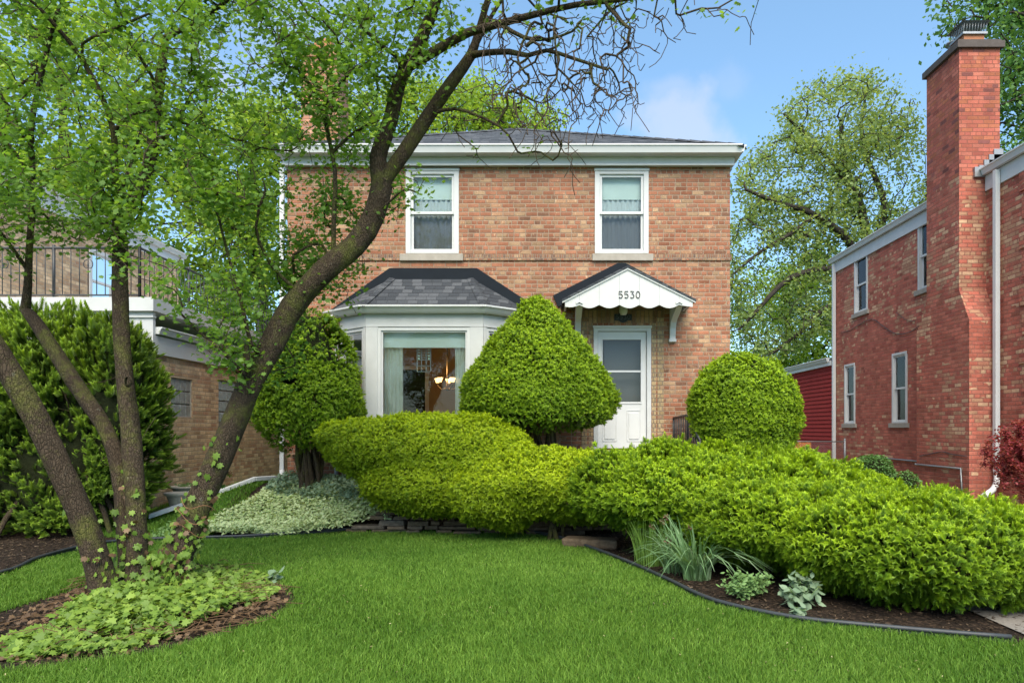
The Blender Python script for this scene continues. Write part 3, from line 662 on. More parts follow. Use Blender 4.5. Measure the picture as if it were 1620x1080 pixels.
for q in ((E0[0], A0), (E0[1], A0), (A0, A1)):
    p, r_ = Vector(q[0]), Vector(q[1]); nseg = 22
    for i in range(nseg):
        c_ = p.lerp(r_, (i+.5)/nseg); d_ = (r_-p).normalized(); s_ = d_.cross(Vector((0, 0, 1))).normalized(); L_ = (r_-p).length/nseg*.56
        rc.prism([c_-d_*L_-s_*.11-Vector((0, 0, .03)), c_-d_*L_+Vector((0, 0, .03)), c_-d_*L_+s_*.11-Vector((0, 0, .03))], d_*2*L_+Vector((0, 0, .012)))
rc.build('hip_cap', m_shingle, roof)
ch = MB(); cY = 14.0; ch.box(-5.05, -4.30, cY, cY+.75, 0, 9.1); ch.box(-5.09, -4.26, cY-.04, cY+.79, 9.1, 9.24); ch.box(-5.02, -4.33, cY+.03, cY+.72, 9.24, 9.3)
chm = ch.build('chimney', brick_mat('salmon_chimney_brick', [(0, (.46, .22, .14)), (.5, (.40, .18, .11)), (.8, (.50, .27, .18))], [(0, (.42, .2, .12))], (.34, .25, .2), seed=31), house)
MB().box(-4.85, -4.5, cY+.2, cY+.55, 9.3, 9.6).build('flue', m_clay, chm)
# bay window
BL, FL, FR, BR = Vector((-3.60, FW)), Vector((-3.03, 11.40)), Vector((-1.07, 11.40)), Vector((-.50, FW))
bc = Vector((-2.05, 12.5))
def facemap(a, b_):
    d = (b_-a).normalized(); nrm = Vector((d.y, -d.x))
    if nrm.dot((a+b_)/2-bc) < 0: nrm = -nrm
    return (lambda u, dd, z: (a.x+d.x*u+nrm.x*dd, a.y+d.y*u+nrm.y*dd, z)), (b_-a).length
faces = [facemap(BL, FL), facemap(FL, FR), facemap(FR, BR)]
WB, WT, FRZ = 1.60, 3.19, 3.42
bay_b = MB()
for mp, L in faces: bay_b.quad(mp(0, 0, .2), mp(L, 0, .2), mp(L, 0, 1.52), mp(0, 0, 1.52))
bay = bay_b.build('bay_window', m_brick, house)
b = MB()
for mp, L in faces: m2 = MM(mp); m2.b(-.03, L+.03, -.1, .07, 1.52, 1.60); b.add(m2.v, m2.f)
b.build('sill', m_white, bay)
b = MB()
for k, (mp, L) in enumerate(faces):
    m2 = MM(mp); m2.b(0, L, -.10, .012, WT, FRZ); m2.b(0, L, -.05, .022, WT-.002, WT+.022); b.add(m2.v, m2.f)
b.build('frieze', m_white, bay, bevel=.003)
for k, (u0, u1) in ((1, (0, .20)), (1, (faces[1][1]-.22, faces[1][1])), (0, (0, .14)), (0, (.68, .735)), (2, (.60, .735)), (2, (0, .055))):
    MM(faces[k][0]).b(u0, u1, -.08, .02 if k == 1 else .018, WB, WT-.005).build('post', m_white, bay, bevel=.004)
L = faces[1][1]; mp = faces[1][0]
MM(mp).ring(.20, L-.22, WB, WT-.01, .05, -.07, .01).ring(.25, L-.27, WB+.05, WT-.06, .03, -.06, -.015).build('picture_frame', m_white2, bay)
MM(mp).b(.28, L-.30, -.045, -.039, WB+.08, WT-.09).build('pane', m_glass, bay)
for k, (u0, u1) in ((0, (.14, .68)), (2, (.055, .60))):
    mp = faces[k][0]; md = 2.52
    MM(mp).ring(u0, u1, WB, WT-.01, .05, -.07, .005).ring(u0+.05, u1-.05, md, WT-.06, .035, -.05, -.02).ring(u0+.05, u1-.05, WB+.05, md+.03, .035, -.075, -.052).build('side_frame', m_white2, bay)
    MM(mp).b(u0+.08, u1-.08, -.04, -.035, md+.03, WT-.09).b(u0+.08, u1-.08, -.068, -.063, WB+.08, md).build('pane', m_screen, bay)
def drape(name, mp, u0, u1, d, z0, z1, parent, mat, fr=34, amp=.02):
    k = max(12, int((u1-u0)*110)); vs = []
    for i in range(k+1):
        u = u0+(u1-u0)*i/k; dd = d-amp*math.sin(u*fr*2.6)-amp*.5*math.sin(u*fr*5.7+1); vs += [mp(u, dd, z0), mp(u, dd*1.0, z1)]
    return MB().add(vs, [(2*i, 2*i+2, 2*i+3, 2*i+1) for i in range(k)], True).build(name, mat, parent)
mp = faces[1][0]
drape('curtain', mp, .27, .58, -.17, 1.6, 2.90, bay, m_curtain); drape('curtain', mp, 1.47, 1.70, -.17, 1.6, 2.90, bay, m_curtain)
MM(mp).b(.26, L-.27, -.12, -.115, 2.86, WT-.04).b(.26, L-.27, -.125, -.11, 2.855, 2.885).build('valance', m_shade, bay)
drape('curtain', faces[0][0], .1, .55, -.25, 1.6, 3.1, bay, m_lace)
# bay roof
ev = 3.505; gt = 3.525
def offs(d):
    out_ = []
    pa = [BL, FL, FR, BR]
    ns = []
    for a, b_ in ((BL, FL), (FL, FR), (FR, BR)):
        dd = (b_-a).normalized(); nrm = Vector((dd.y, -dd.x)); nrm = nrm if nrm.dot((a+b_)/2-bc) > 0 else -nrm; ns.append(nrm)
    def isect(k, y=None):
        n1 = ns[k]; c1 = n1.dot(pa[k])+d
        if y is not None: return Vector(((c1-n1.y*y)/n1.x, y))
        n2 = ns[k+1]; c2 = n2.dot(pa[k+1])+d; det = n1.x*n2.y-n1.y*n2.x; return Vector(((c1*n2.y-c2*n1.y)/det, (n1.x*c2-n2.x*c1)/det))
    return [isect(0, FW), isect(0), isect(1), isect(2, FW)]
o1, o2, o0 = offs(.10), offs(.20), offs(.05)
b = MB(); prof = lambda P4, z: [(p.x, p.y, z) for p in P4]
rings = [prof(o0, 3.40), prof(offs(.11), 3.41), prof(offs(.13), 3.43), prof(offs(.165), 3.475), prof(o2, 3.50), prof(o2, gt), prof(offs(.17), gt), prof(o1, gt-.02)]
vs = [p for r_ in rings for p in r_]
b.add(vs, [(i*4+k, i*4+k+1, (i+1)*4+k+1, (i+1)*4+k) for i in range(len(rings)-1) for k in range(3)]); b.build('gutter', m_white2, bay)
tzl, tzr, tz = fx(618), fx(748), fz(441); o3 = offs(.17)
b = MB(); b.add(prof(o3, ev)+[(tzl, FW-.03, tz), (tzr, FW-.03, tz)], [(0, 1, 4), (1, 2, 5, 4), (2, 3, 5), (3, 2, 1, 0)]); br = b.build('roof', m_shingle, bay)
hc = MB()
for a, c_ in ((Vector((o3[1].x, o3[1].y, ev)), Vector((tzl, FW-.03, tz))), (Vector((o3[2].x, o3[2].y, ev)), Vector((tzr, FW-.03, tz)))):
    hc = MB()
    for i in range(8):
        p = a.lerp(c_, i/8); q2 = a.lerp(c_, (i+1.15)/8); s_ = (q2-p).cross(Vector((0, 0, 1))).normalized()*.10
        hc.prism([p-s_-Vector((0, 0, .02)), p+Vector((0, 0, .035)), p+s_-Vector((0, 0, .02))], (q2-p)+Vector((0, 0, -.008)))
    hc.build('hip_cap', m_shingle, bay)
def fl_pt(px, py): return (fx(px), FW-.05, fz(py))
outer = [fl_pt(*p) for p in ((523, 492), (617, 425), (755, 425), (834, 477))]; inner = [fl_pt(*p) for p in ((531, 499), (622, 446), (748, 446), (834, 500))]
b = MB()
for i in range(3): b.prism([outer[i], outer[i+1], inner[i+1], inner[i]], (0, .055, 0))
b.build('flashing', m_flash, bay)
b = MB(); b.tube([(-3.72, 11.72, 3.44), (-3.70, 11.74, 3.36), (-3.66, 11.80, 3.28), (-3.66, 11.83, 3.15), (-3.66, 11.83, .6)], .035, 8); b.build('downspout', m_white2, bay)
# room behind the bay
b = MB(); rx0, rx1, ry0, ry1, rz0, rz1 = -4.45, 1.0, FW+.15, 16.5, 1.05, 3.62
b.quad((rx0, ry1, rz0), (rx1, ry1, rz0), (rx1, ry1, rz1), (rx0, ry1, rz1)); b.quad((rx0, ry0, rz0), (rx0, ry1, rz0), (rx0, ry1, rz1), (rx0, ry0, rz1)); b.quad((rx1, ry0, rz0), (rx1, ry1, rz0), (rx1, ry1, rz1), (rx1, ry0, rz1))
b.quad((rx0, 11.5, rz0), (rx1, 11.5, rz0), (rx1, ry1, rz0), (rx0, ry1, rz0)); b.quad((rx0, ry0, rz1), (rx1, ry0, rz1), (rx1, ry1, rz1), (rx0, ry1, rz1))
b.build('room_wall', m_plasterbrown, house)
b = MB(); b.ring = None
MM(front(16.44)).ring(-3.75, -2.85, 1.05, 3.0, .09, 0, .03).build('doorway_trim', m_white, house); MM(front(16.46)).b(-3.66, -2.94, 0, .01, 1.05, 2.9).build('doorway_dark_panel', m_dark, house)  # dark panel paints the shade beyond the doorway
# front door
f = front(FW); d0, d1, dz0, dz1 = door
t = MM(f); t.b(d0, d0+.075, -.12, .02, dz0, dz1); t.b(d1-.075, d1, -.12, .02, dz0, dz1); t.b(d0+.075, d1-.075, -.12, .018, dz1-.075, dz1); t.b(d0-.012, d1+.012, -.02, .04, dz1-.02, dz1+.02)
dr = t.build('door', m_white, house, bevel=.005)
gx0, gx1, gz0, gz1 = fx(953.5), fx(1014), fz(635.5), fz(537); s = MM(f); e0, e1 = d0+.08, d1-.08
s.b(e0, gx0, -.07, -.03, dz0+.02, dz1-.08); s.b(gx1, e1, -.07, -.03, dz0+.02, dz1-.08); s.b(gx0, gx1, -.07, -.03, gz1, dz1-.08); s.b(gx0, gx1, -.07, -.03, dz0+.02, gz0)
s.b(gx0-.02, gx1+.02, -.035, -.018, gz1, gz1+.02); s.b(gx0-.02, gx1+.02, -.035, -.018, gz0-.035, gz0-.003); s.b(gx0-.02, gx0, -.035, -.0185, gz0, gz1); s.b(gx1, gx1+.02, -.035, -.0185, gz0, gz1)
s.b(gx0, gx1, -.06, -.03, fz(588.5), fz(585.5))
for a_, c_ in ((fx(953), fx(976)), (fx(992), fx(1014))): s.ring(a_, c_, dz0+.14, fz(648), .014, -.035, -.02).b(a_+.035, c_-.035, -.035, -.016, dz0+.18, fz(653))
s.build('storm_door', m_white2, dr, bevel=.003)
MM(f).b(gx0, gx1, -.052, -.046, gz0, gz1).build('pane', m_screen, dr); MM(f).b(d0+.07, d1-.07, -.30, -.28, dz0, dz1).build('inner_door', simple('grey_door', (.42, .42, .41), .5, .3, .05), dr)
b = MB(); b.box(fx(947), fx(951), FW-.05, FW+.03, 2.02, 2.16); b.tube([(fx(949), FW-.0, 2.1), (fx(949), FW-.07, 2.1), (fx(952), FW-.07, 2.06)], .008); b.build('handle', m_galv, dr)
# canopy
cyf = 11.10; cp = lambda px, py: ((px-HX)/F*cyf, cyf, EYE+(HY-py)/F*cyf)
xl, xr, xp = cp(894, 0)[0], cp(1096, 0)[0], cp(993, 0)[0]; zb = cp(0, 483)[2]; zp = cp(0, 427)[2]; zl = cp(0, 475)[2]
bot = []; ns = 6; edges_px = [894, 916.5, 948, 980, 1011.5, 1043, 1074.5, 1096]
for i in range(7):
    a_, c_ = cp(edges_px[i], 0)[0], cp(edges_px[i+1], 0)[0]; half0 = i == 0; half1 = i == 6
    for k in range(9):
        u = k/8; t_ = (.45+.55*u) if half0 else (.55*u if half1 else u); sag = math.sin(math.pi*min(1, t_))*.055
        if half0: sag = .03+.02*math.sin(math.pi*u)-.025*u
        if half1: sag = .005+.03*u
        if not (i > 0 and k == 0): bot.append((a_+(c_-a_)*u, cyf, zb-sag+.01))
poly = bot+[(xr, cyf, zl), (xp, cyf, zp), (xl, cyf, zl)]
can = MB(); can.prism(poly, (0, .02, 0)); canopy = can.build('canopy', m_white, house)
b = MB()
m_gap = simple('joint_gap', (.30, .31, .32), .8)
for px in edges_px[1:-1]:
    b = MB(); x_ = cp(px, 0)[0]; zt_ = zl+(zp-zl)*(1-abs(x_-xp)/((xr-xl)/2)); b.box(x_-.0025, x_+.0025, cyf-.0015, cyf, zb-.0, zt_-.01)
    b.build('board_joint', m_gap, canopy)
b = MB()
for sx, xe in ((-1, xl-.05), (1, xr+.05)):
    zee = zl-.02; n_ = Vector((-(zp+.03-zee)*sx, 0, abs(xe-xp))).normalized() if True else None
    p = Vector((xe, cyf-.03, zee)); q2 = Vector((xp, cyf-.03, zp+.035)); up = Vector((0, 0, .035))
    b.prism([p, q2, q2+up, p+up], (0, FW-cyf+.02, 0))
b.build('canopy_roof', m_shingle, canopy)
b = MB()
for sx, xe in ((-1, xl-.045), (1, xr+.045)):
    p = Vector((xe, cyf-.02, zl-.045)); q2 = Vector((xp, cyf-.02, zp+.005)); up = Vector((0, 0, .028)); b.prism([p, q2, q2+up, p+up], (0, .05, 0))
b.build('rake_trim', m_white, canopy)
b = MB(); b.prism([(xl, cyf+.03, zb+.03), (xl, FW, zb+.03), (xl, FW, zb+.13), (xl, cyf+.03, zb+.13)], (.035, 0, 0)); b.prism([(xr-.035, cyf+.03, zb+.03), (xr-.035, FW, zb+.03), (xr-.035, FW, zb+.13), (xr-.035, cyf+.03, zb+.13)], (.035, 0, 0))
b.quad((xl, cyf+.03, zb+.12), (xr, cyf+.03, zb+.12), (xr, FW, zb+.12), (xl, FW, zb+.12)); b.build('canopy_soffit', m_white, canopy)
fo = [(fx(875), FW-.05, fz(468)), (fx(977), FW-.05, fz(417)), (fx(989), FW-.05, fz(417)), (fx(1088), FW-.05, fz(468))]; fi = [(fx(883), FW-.05, fz(486)), (fx(977), FW-.05, fz(440)), (fx(989), FW-.05, fz(440)), (fx(1088), FW-.05, fz(486))]
b = MB(); [b.prism([fo[i], fo[i+1], fi[i+1], fi[i]], (0, .055, 0)) for i in range(3)]; b.build('flashing', m_flash, canopy)
def bracket(xc):
    pr = [(FW, 3.02), (FW-.07, 3.02), (FW-.075, 3.08), (FW-.09, 3.12), (FW-.11, 3.22), (FW-.17, 3.31), (FW-.27, 3.36), (FW-.40, 3.39), (FW-.52, 3.43), (FW-.62, 3.47), (FW-.70, 3.50), (FW-.70, 3.57), (FW-.05, 3.57), (FW-.05, 3.3), (FW, 3.2)]
    b = MB(); n_ = len(pr)
    v = [(xc-.05, y, z) for y, z in pr]+[(xc+.05, y, z) for y, z in pr]; b.add(v, [tuple(range(n_))[::-1], tuple(range(n_, 2*n_))]+[(i, (i+1) % n_, n_+(i+1) % n_, n_+i) for i in range(n_)])
    b.box(xc-.062, xc+.062, FW-.09, FW, 2.99, 3.04); b.build('bracket', m_white, canopy, bevel=.006)
bracket(fx(914)); bracket(fx(1063))
b = MB()
for px in (916.5, 1074.5):
    b = MB(); x_ = cp(px, 0)[0]; b.prism([(x_-.05, cyf-.02, zb+.02), (x_, cyf-.02, zb+.05), (x_+.05, cyf-.02, zb+.02), (x_+.055, cyf-.02, zb+.06), (x_-.055, cyf-.02, zb+.06)], (0, .02, 0))
    b.build('scallop_block', m_white, canopy)
DIG = {'5': [[(.85, 1), (.15, 1), (.1, .55), (.45, .64), (.8, .5), (.88, .28), (.7, .06), (.4, 0), (.08, .12)]],
       '3': [[(.1, 1), (.85, 1), (.42, .62), (.75, .55), (.9, .3), (.72, .06), (.4, 0), (.08, .12)]],
       '0': [[(.5+.42*math.cos(t/16*2*math.pi), .5+.5*math.sin(t/16*2*math.pi)) for t in range(17)]]}
def digits(text, x0, z0, wd, ht, pitch, Y, r, mat, parent):
    for i, ch_ in enumerate(text):
        b = MB()
        for st in DIG[ch_]: b.tube([(x0+i*pitch+u*wd, Y, z0+v*ht) for u, v in st], r, 6, True)
        b.build('digit', mat, parent)
pz = cp(0, 471.5)[2]; xd = cp(978.5, 0)[0]
digits('5530', xd, pz, .072, .108, (cp(1014, 0)[0]-xd)/4+.002, cyf-.008, .0065, simple('black_numeral', (.015, .015, .015), .5), canopy)
# plaque and porch lamp on the wall under the canopy
b = MB(); pc = (fx(985.5), FW-.015, fz(502)); ell = [(pc[0]+.095*math.cos(t), FW-.02, pc[2]+.095*math.sin(t)) for t in np.linspace(0, 2*math.pi, 25)[:-1]]
b.prism([(pc[0]-.15, FW-.03, pc[2]-.055), (pc[0]+.15, FW-.03, pc[2]-.055), (pc[0]+.15, FW-.03, pc[2]+.055), (pc[0]-.15, FW-.03, pc[2]+.055)], (0, .028, 0)); b.prism([(x_, y_-.014, z_) for x_, y_, z_ in ell], (0, .02, 0))
pq = b.build('number_plaque', simple('dark_blue_iron', (.02, .03, .04), .5), house)
digits('5530', pc[0]-.125, pc[2]-.035, .05, .07, .066, FW-.042, .0045, simple('pewter', (.10, .13, .15), .5, metal=.3), pq)
b = MB(); lx = fx(985); b.lathe([(.0, .11), (.07, .11), (.08, .09), (.06, .06)], (lx, FW-.12, 3.57)); b.box(lx-.04, lx+.04, FW-.12, FW, 3.64, 3.68)
lamp = b.build('porch_lamp', m_galv, house); MB().lathe([(.06, .06), (.075, .0), (.07, -.08), (.05, -.12), (0, -.13)], (lx, FW-.12, 3.57)).build('lamp_globe', simple('frosted_globe', (.6, .6, .55), .3, .5), lamp)
# stoop and its railing
b = MB(); b.box(.72, 2.32, 10.75, FW-.005, .2, 1.12)
for k in range(3): b.box(.72, 2.32, 10.75-.29*(k+1), 10.75-.29*k, .2, 1.12-.19*(k+1))
stoop = b.build('front_steps', m_conc, house, bevel=.01)
rl = MB(); xr_ = 2.27; top = [(xr_-.08, FW-.02, 1.68), (xr_-.02, 11.0, 1.71), (xr_+.0, 10.15, 1.32)]
rl.tube(top, .018, 6); rl.tube([(xr_-.08, FW-.02, 1.18), (xr_-.02, 11.0, 1.18), (xr_, 10.15, .72)], .010, 6)
for i in range(17):
    u = i/16
    if u < .5: yy = FW-.02-(u/.5)*(FW-11.02); zt_, zb_ = 1.69, 1.12; x_ = xr_-.08+.06*u/.5
    else: v = (u-.5)/.5; yy = 11.0-.85*v; zt_, zb_ = 1.71-.39*v, 1.14-.44*v; x_ = xr_-.02+.02*v
    rl.tube([(x_, yy, zb_), (x_, yy, zt_)], .016 if i in (0, 8, 16) else .011, 5)
rl.build('step_railing', m_black, house)
# downspouts of the house
dsp = MB(); dx_ = HL-.075
dsp.box(dx_-.035, dx_+.035, FW-.07, FW-.015, .72, 6.0); dsp.tube([(dx_, FW-.04, .78), (dx_, FW-.06, .66), (dx_-.05, FW-.14, .60)], .045, 8); dsp.build('downspout', m_white2, house)
ext = MB(); pa = Vector((dx_-.02, FW-.16, .62)); pb = Vector((-4.95, 11.45, .44)); pc_ = Vector((-6.05, 10.35, .14))
gp = lambda x, y: Vector((x, y, float(ground(x, y))+.05))
pb = gp(-4.85, 11.3); pb2 = gp(-5.45, 10.8); pc_ = gp(-6.05, 10.35)
for a, c_ in ((pa, pb), (pb, pb2), (pb2, pc_)):
    d_ = (c_-a); s_ = Vector((d_.y, -d_.x, 0)).normalized()*.045; ext.prism([a-s_, a+s_, a+s_+Vector((0, 0, .07)), a-s_+Vector((0, 0, .07))], d_)
tag(ext.build('downspout_extension', m_white2, bevel=.008), 'white downspout extension lying on the ground and running towards the stone urns', 'drain pipe')
# chandelier and coloured glass panel
chd = empty('chandelier', (-2.05, 13.5, 2.35), 'brass chandelier with glowing amber cup shades behind the bay window', 'chandelier')
b = MB(); b.tube([(-1.98, 13.5, 3.6), (-1.98, 13.5, 2.3)], .012); b.lathe([(0, -.06), (.04, -.03), (.03, .05), (.015, .1)], (-1.98, 13.5, 2.3))
em = bpy.data.materials.new('lit_amber_glass'); em.use_nodes = True; e_ = em.node_tree.nodes['Principled BSDF']; e_.inputs['Base Color'].default_value = (.8, .5, .2, 1); e_.inputs['Emission Color'].default_value = (1, .56, .20, 1); e_.inputs['Emission Strength'].default_value = 2.2
sh = []
for k in range(5):
    th = 2*math.pi*k/5+.35; ax, ay = -1.98+.21*math.cos(th), 13.5+.21*math.sin(th)
    b.tube([(-1.98, 13.5, 2.3), (-1.98+.12*math.cos(th), 13.5+.12*math.sin(th), 2.26), (ax, ay, 2.34), (ax, ay, 2.40)], .009); sh.append((ax, ay))
b.build('arm', simple('brass', (.10, .065, .03), .6, .3, metal=.3), chd)
for ax, ay in sh: MB().lathe([(.0, 0), (.032, .0), (.042, .04), (.060, .085), (.056, .086), (.036, .04)], (ax, ay, 2.40), 10).build('lamp_shade', em, chd)
pl = bpy.data.lights.new('bulb', 'POINT'); pl.energy = 20; pl.color = (1, .62, .3); pl.shadow_soft_size = .12; plo = bpy.data.objects.new('bulb', pl); C.objects.link(plo); plo.parent = chd; plo.location = (0, 0, .25)
sg = empty('glass_panel', (-2.10, 11.62, 2.48), 'leaded clear and green glass panel hanging inside the bay window', 'glass panel')
b = MB(); gx_, gz_ = -2.10, 2.48
for u in (-.115, -.04, .04, .115): b.box(gx_+u-.007, gx_+u+.007, 11.60, 11.61, 2.46, 2.86)
for v in (2.46, 2.56, 2.66, 2.70, 2.74, 2.78, 2.82, 2.86): b.box(gx_-.115, gx_+.115, 11.600, 11.609, v-.006, v+.006)
b.build('leading', m_galv, sg); m_gp = simple('pale_green_glass', (.45, .62, .5), .3, .5)
b = MB()
for u in (-.085, .085):
    for v in (2.68, 2.73, 2.78, 2.83): MB().box(gx_+u-.015, gx_+u+.015, 11.602, 11.606, v-.012, v+.012).build('glass_piece', m_gp, sg)
# ------------------------------------------------------------------ red brick house on the right
RX = 8.1
rh = empty('red_brick_house', (9.5, 15, .2), 'red and yellow common brick house with tall side chimney across the driveway', 'house')
f = facing_left(RX)
w2 = [(17.25, 18.02, 4.50, 5.97), (13.95, 14.93, 4.50, 5.97), (17.95, 18.62, 1.62, 3.22), (15.35, 16.05, 1.62, 3.24)]
b = MB(); wall(b, f, 11.2, 19.2, -.2, 6.1, w2); b.quad((RX, 11.2, -.2), (16, 11.2, -.2), (16, 11.2, 6.1), (RX, 11.2, 6.1)); b.quad((RX, 19.2, -.2), (16, 19.2, -.2), (16, 19.2, 6.1), (RX, 19.2, 6.1)); b.quad((16, 11.2, -.2), (16, 19.2, -.2), (16, 19.2, 6.1), (16, 11.2, 6.1))
b.build('wall', m_brick_r, rh)
for k, (a_, c_, z0, z1) in enumerate(w2):
    o = hung(rh, f, a_+.02, c_-.02, z0, z1, trim=.055, cap=False, shade=.35 if k < 2 else .25, sill=(a_-.08, c_+.08, z0-.11, z0-.002))
    if k > 1:
        ar = MM(f); nseg = 9; uc = (a_+c_)/2; hw = (c_-a_)/2
        for i in range(nseg):
            t0 = -1+2*i/nseg; t1 = -1+2*(i+1)/nseg; za = z1-.0-.07*(t0*t0); zb2 = z1-.07*(t1*t1)
            ar.add([f(uc+hw*t0, .004, za), f(uc+hw*t1, .004, zb2), f(uc+hw*t1*1.08, .004, z1+.14-.08*t1*t1), f(uc+hw*t0*1.08, .004, z1+.14-.08*t0*t0)], [(0, 1, 2, 3)])
            ar.add([f(uc+hw*t0, .004, za), f(uc+hw*t1, .004, zb2), f(uc+hw*t1, -.1, zb2), f(uc+hw*t0, -.1, za)], [(0, 1, 2, 3)])
            ar.add([f(uc+hw*t0, -.095, za), f(uc+hw*t1, -.095, zb2), f(uc+hw*t1, -.095, z1+.02), f(uc+hw*t0, -.095, z1+.02)], [(0, 1, 2, 3)])
        ar.build('brick_arch', m_brick_rc, o)
# quoin ledges near the front corner
q_ = MM(f)
for k in range(12): q_.b(11.2, 11.62+(.07 if k % 2 else 0), -.01, .028, .15+k*.49, .15+k*.49+.38)
q_.build('quoin', m_brick_r, rh)
b = MM(f); b.b(11.15, 12.58, -.02, .035, 5.86, 6.14); b.b(13.68, 19.25, -.02, .035, 5.86, 6.14); b.build('frieze', m_white, rh)
b = MB(); gutter_profile(b, (RX-.04, 11.1), (RX-.04, 12.58), (-1, 0), 6.26); gutter_profile(b, (RX-.04, 13.68), (RX-.04, 19.35), (-1, 0), 6.26); b.build('gutter', m_white2, rh)
b = MB(); b.add([(RX-.1, 11.0, 6.25), (16.2, 11.0, 6.25), (16.2, 19.4, 6.25), (RX-.1, 19.4, 6.25), (12.1, 14.8, 8.2), (12.1, 15.8, 8.2)], [(0, 1, 4), (1, 2, 5, 4), (2, 3, 5), (3, 0, 4, 5), (3, 2, 1, 0)]); b.build('roof', m_shingle, rh)
# chimney: wide foot, sloped shoulders, narrow stack
pr = [(12.3, -.1), (14.05, -.1), (14.05, 3.45), (13.68, 4.05), (13.68, 6.15), (12.6, 6.15), (12.6, 4.05), (12.3, 3.45)]
b = MB(); b.prism([(7.6, y, z) for y, z in pr], (.5, 0, 0)); chr_ = b.build('chimney', m_brick_r, rh)
b = MB(); b.box(7.6, 8.35, 12.6, 13.68, 6.15, 8.5); b.build('stack', m_brick_rc, chr_)
b = MB(); b.box(7.54, 8.41, 12.54, 13.74, 8.5, 8.62); b.box(7.58, 8.37, 12.58, 13.70, 8.62, 8.66); b.build('chimney_cap', simple('dark_concrete', (.10, .085, .08), .9, .1, .3, 9), chr_)
b = MB(); b.box(7.78, 8.16, 12.75, 13.1, 8.66, 8.86); b.box(7.82, 8.10, 13.25, 13.5, 8.66, 8.85); b.build('flue', m_clay, chr_)
b = MB(); b.box(7.74, 8.2, 12.71, 13.14, 8.84, 8.88)
b.add([(7.70, 12.66, 9.06), (8.24, 12.66, 9.06), (8.24, 13.2, 9.06), (7.70, 13.2, 9.06), (7.80, 12.76, 9.12), (8.14, 12.76, 9.12), (8.14, 13.1, 9.12), (7.80, 13.1, 9.12)], [(0, 1, 2, 3), (4, 5, 6, 7), (0, 1, 5, 4), (1, 2, 6, 5), (2, 3, 7, 6), (3, 0, 4, 7)])
for i in range(9):
    for c0, c1, fx_ in ((7.76, 8.18, 0), (12.73, 13.12, 1)):
        v_ = c0+(c1-c0)*i/8
        if fx_ == 0: b.tube([(v_, 12.73, 8.86), (v_, 12.70, 9.07)], .006, 4); b.tube([(v_, 13.12, 8.86), (v_, 13.14, 9.07)], .006, 4)
        else: b.tube([(7.76, v_, 8.86), (7.74, v_, 9.07)], .006, 4); b.tube([(8.18, v_, 8.86), (8.20, v_, 9.07)], .006, 4)
b.tube([(7.96, 13.38, 8.85), (7.96, 13.38, 8.97)], .10, 12); b.tube([(7.96, 13.38, 9.0), (7.96, 13.38, 9.03)], .15, 12); b.build('rain_cap', m_galv, chr_)
b = MB()
for k in range(4): b.box(7.96+k*.09, 8.40, 12.575, 12.60, 6.16, 6.34+k*.10)
b.box(7.86, 8.05, 12.55, 12.6, 6.12, 6.3); b.build('flashing', m_galv, chr_)
b = MB(); b.box(RX-.13, RX-.05, 12.14, 12.22, .75, 6.1); b.tube([(RX-.09, 12.18, .78), (RX-.09, 12.16, .62), (RX-.16, 12.08, .50), (RX-.34, 11.9, .42), (RX-.62, 11.7, .34)], .052, 8)
b.build('downspout', m_white2, rh)
b = MB(); b.box(RX-.10, RX-.02, 19.12, 19.2, .6, 6.1); b.box(RX-.12, RX, 18.9, 19.0, .55, .62)
b.tube([(RX-.06, 19.16, .62), (RX-.10, 18.9, .50), (RX-.2, 18.6, .42)], .045, 8); b.build('downspout', m_white2, rh)
b = MB(); b.tube([(RX-.03, 16.7, .78), (RX-.03, 13.7, .78)], .018, 6); b.tube([(7.57, 14.0, .76), (7.57, 12.5, .76), (7.57, 12.45, .1)], .018, 6); b.tube([(RX-.03, 14.1, .77), (7.57, 14.06, .76)], .018, 6); b.build('gas_pipe', m_galv, rh)
def wire(pts, r=.008): 
    o_, _ = catmull(pts, [1]*len(pts), .12); b = MB(); b.tube(o_, r, 5); b.build('cable', m_black, rh)
def wp(px, py, X_=RX-.015): Yw = X_*F/(px-HX); return (X_, Yw, EYE+(HY-py)/F*Yw)
wire([wp(*p) for p in ((1331, 526), (1345, 522), (1360, 513), (1380, 505), (1396, 515), (1415, 527), (1435, 527), (1454, 516))])
wire([wp(*p) for p in ((1418, 494), (1425, 500), (1436, 507), (1448, 508))], .006)
wire([wp(px, py, 7.585) for px, py in ((1455, 721), (1475, 717), (1490, 714), (1505, 718), (1530, 722))], .008)
# burgundy siding addition at the back
b = MB(); pz_ = 0.0
zz = [.1+i*.118 for i in range(28)]
for i in range(27):
    z0, z1 = zz[i], zz[i+1]; b.prism([(RX-.005, 19.22, z0), (RX-.03, 19.22, z0), (RX-.008, 19.22, z1-.004), (RX-.005, 19.22, z1)], (0, 4.3, 0))
sd = b.build('rear_addition', m_siding, rh)
b = MB(); b.box(RX-.10, RX+.02, 19.3, 23.6, 3.28, 3.42); gutter_profile(b, (RX-.08, 19.4), (RX-.08, 23.6), (-1, 0), 3.50); b.build('fascia', m_white2, sd)
b = MB(); b.box(RX, 12, 19.22, 23.5, .1, 3.4); b.add([(RX-.1, 19.21, 3.46), (12, 19.21, 4.0), (12, 23.6, 4.0), (RX-.1, 23.6, 3.46)], [(0, 1, 2, 3)]); b.build('roof', m_shingle, sd)
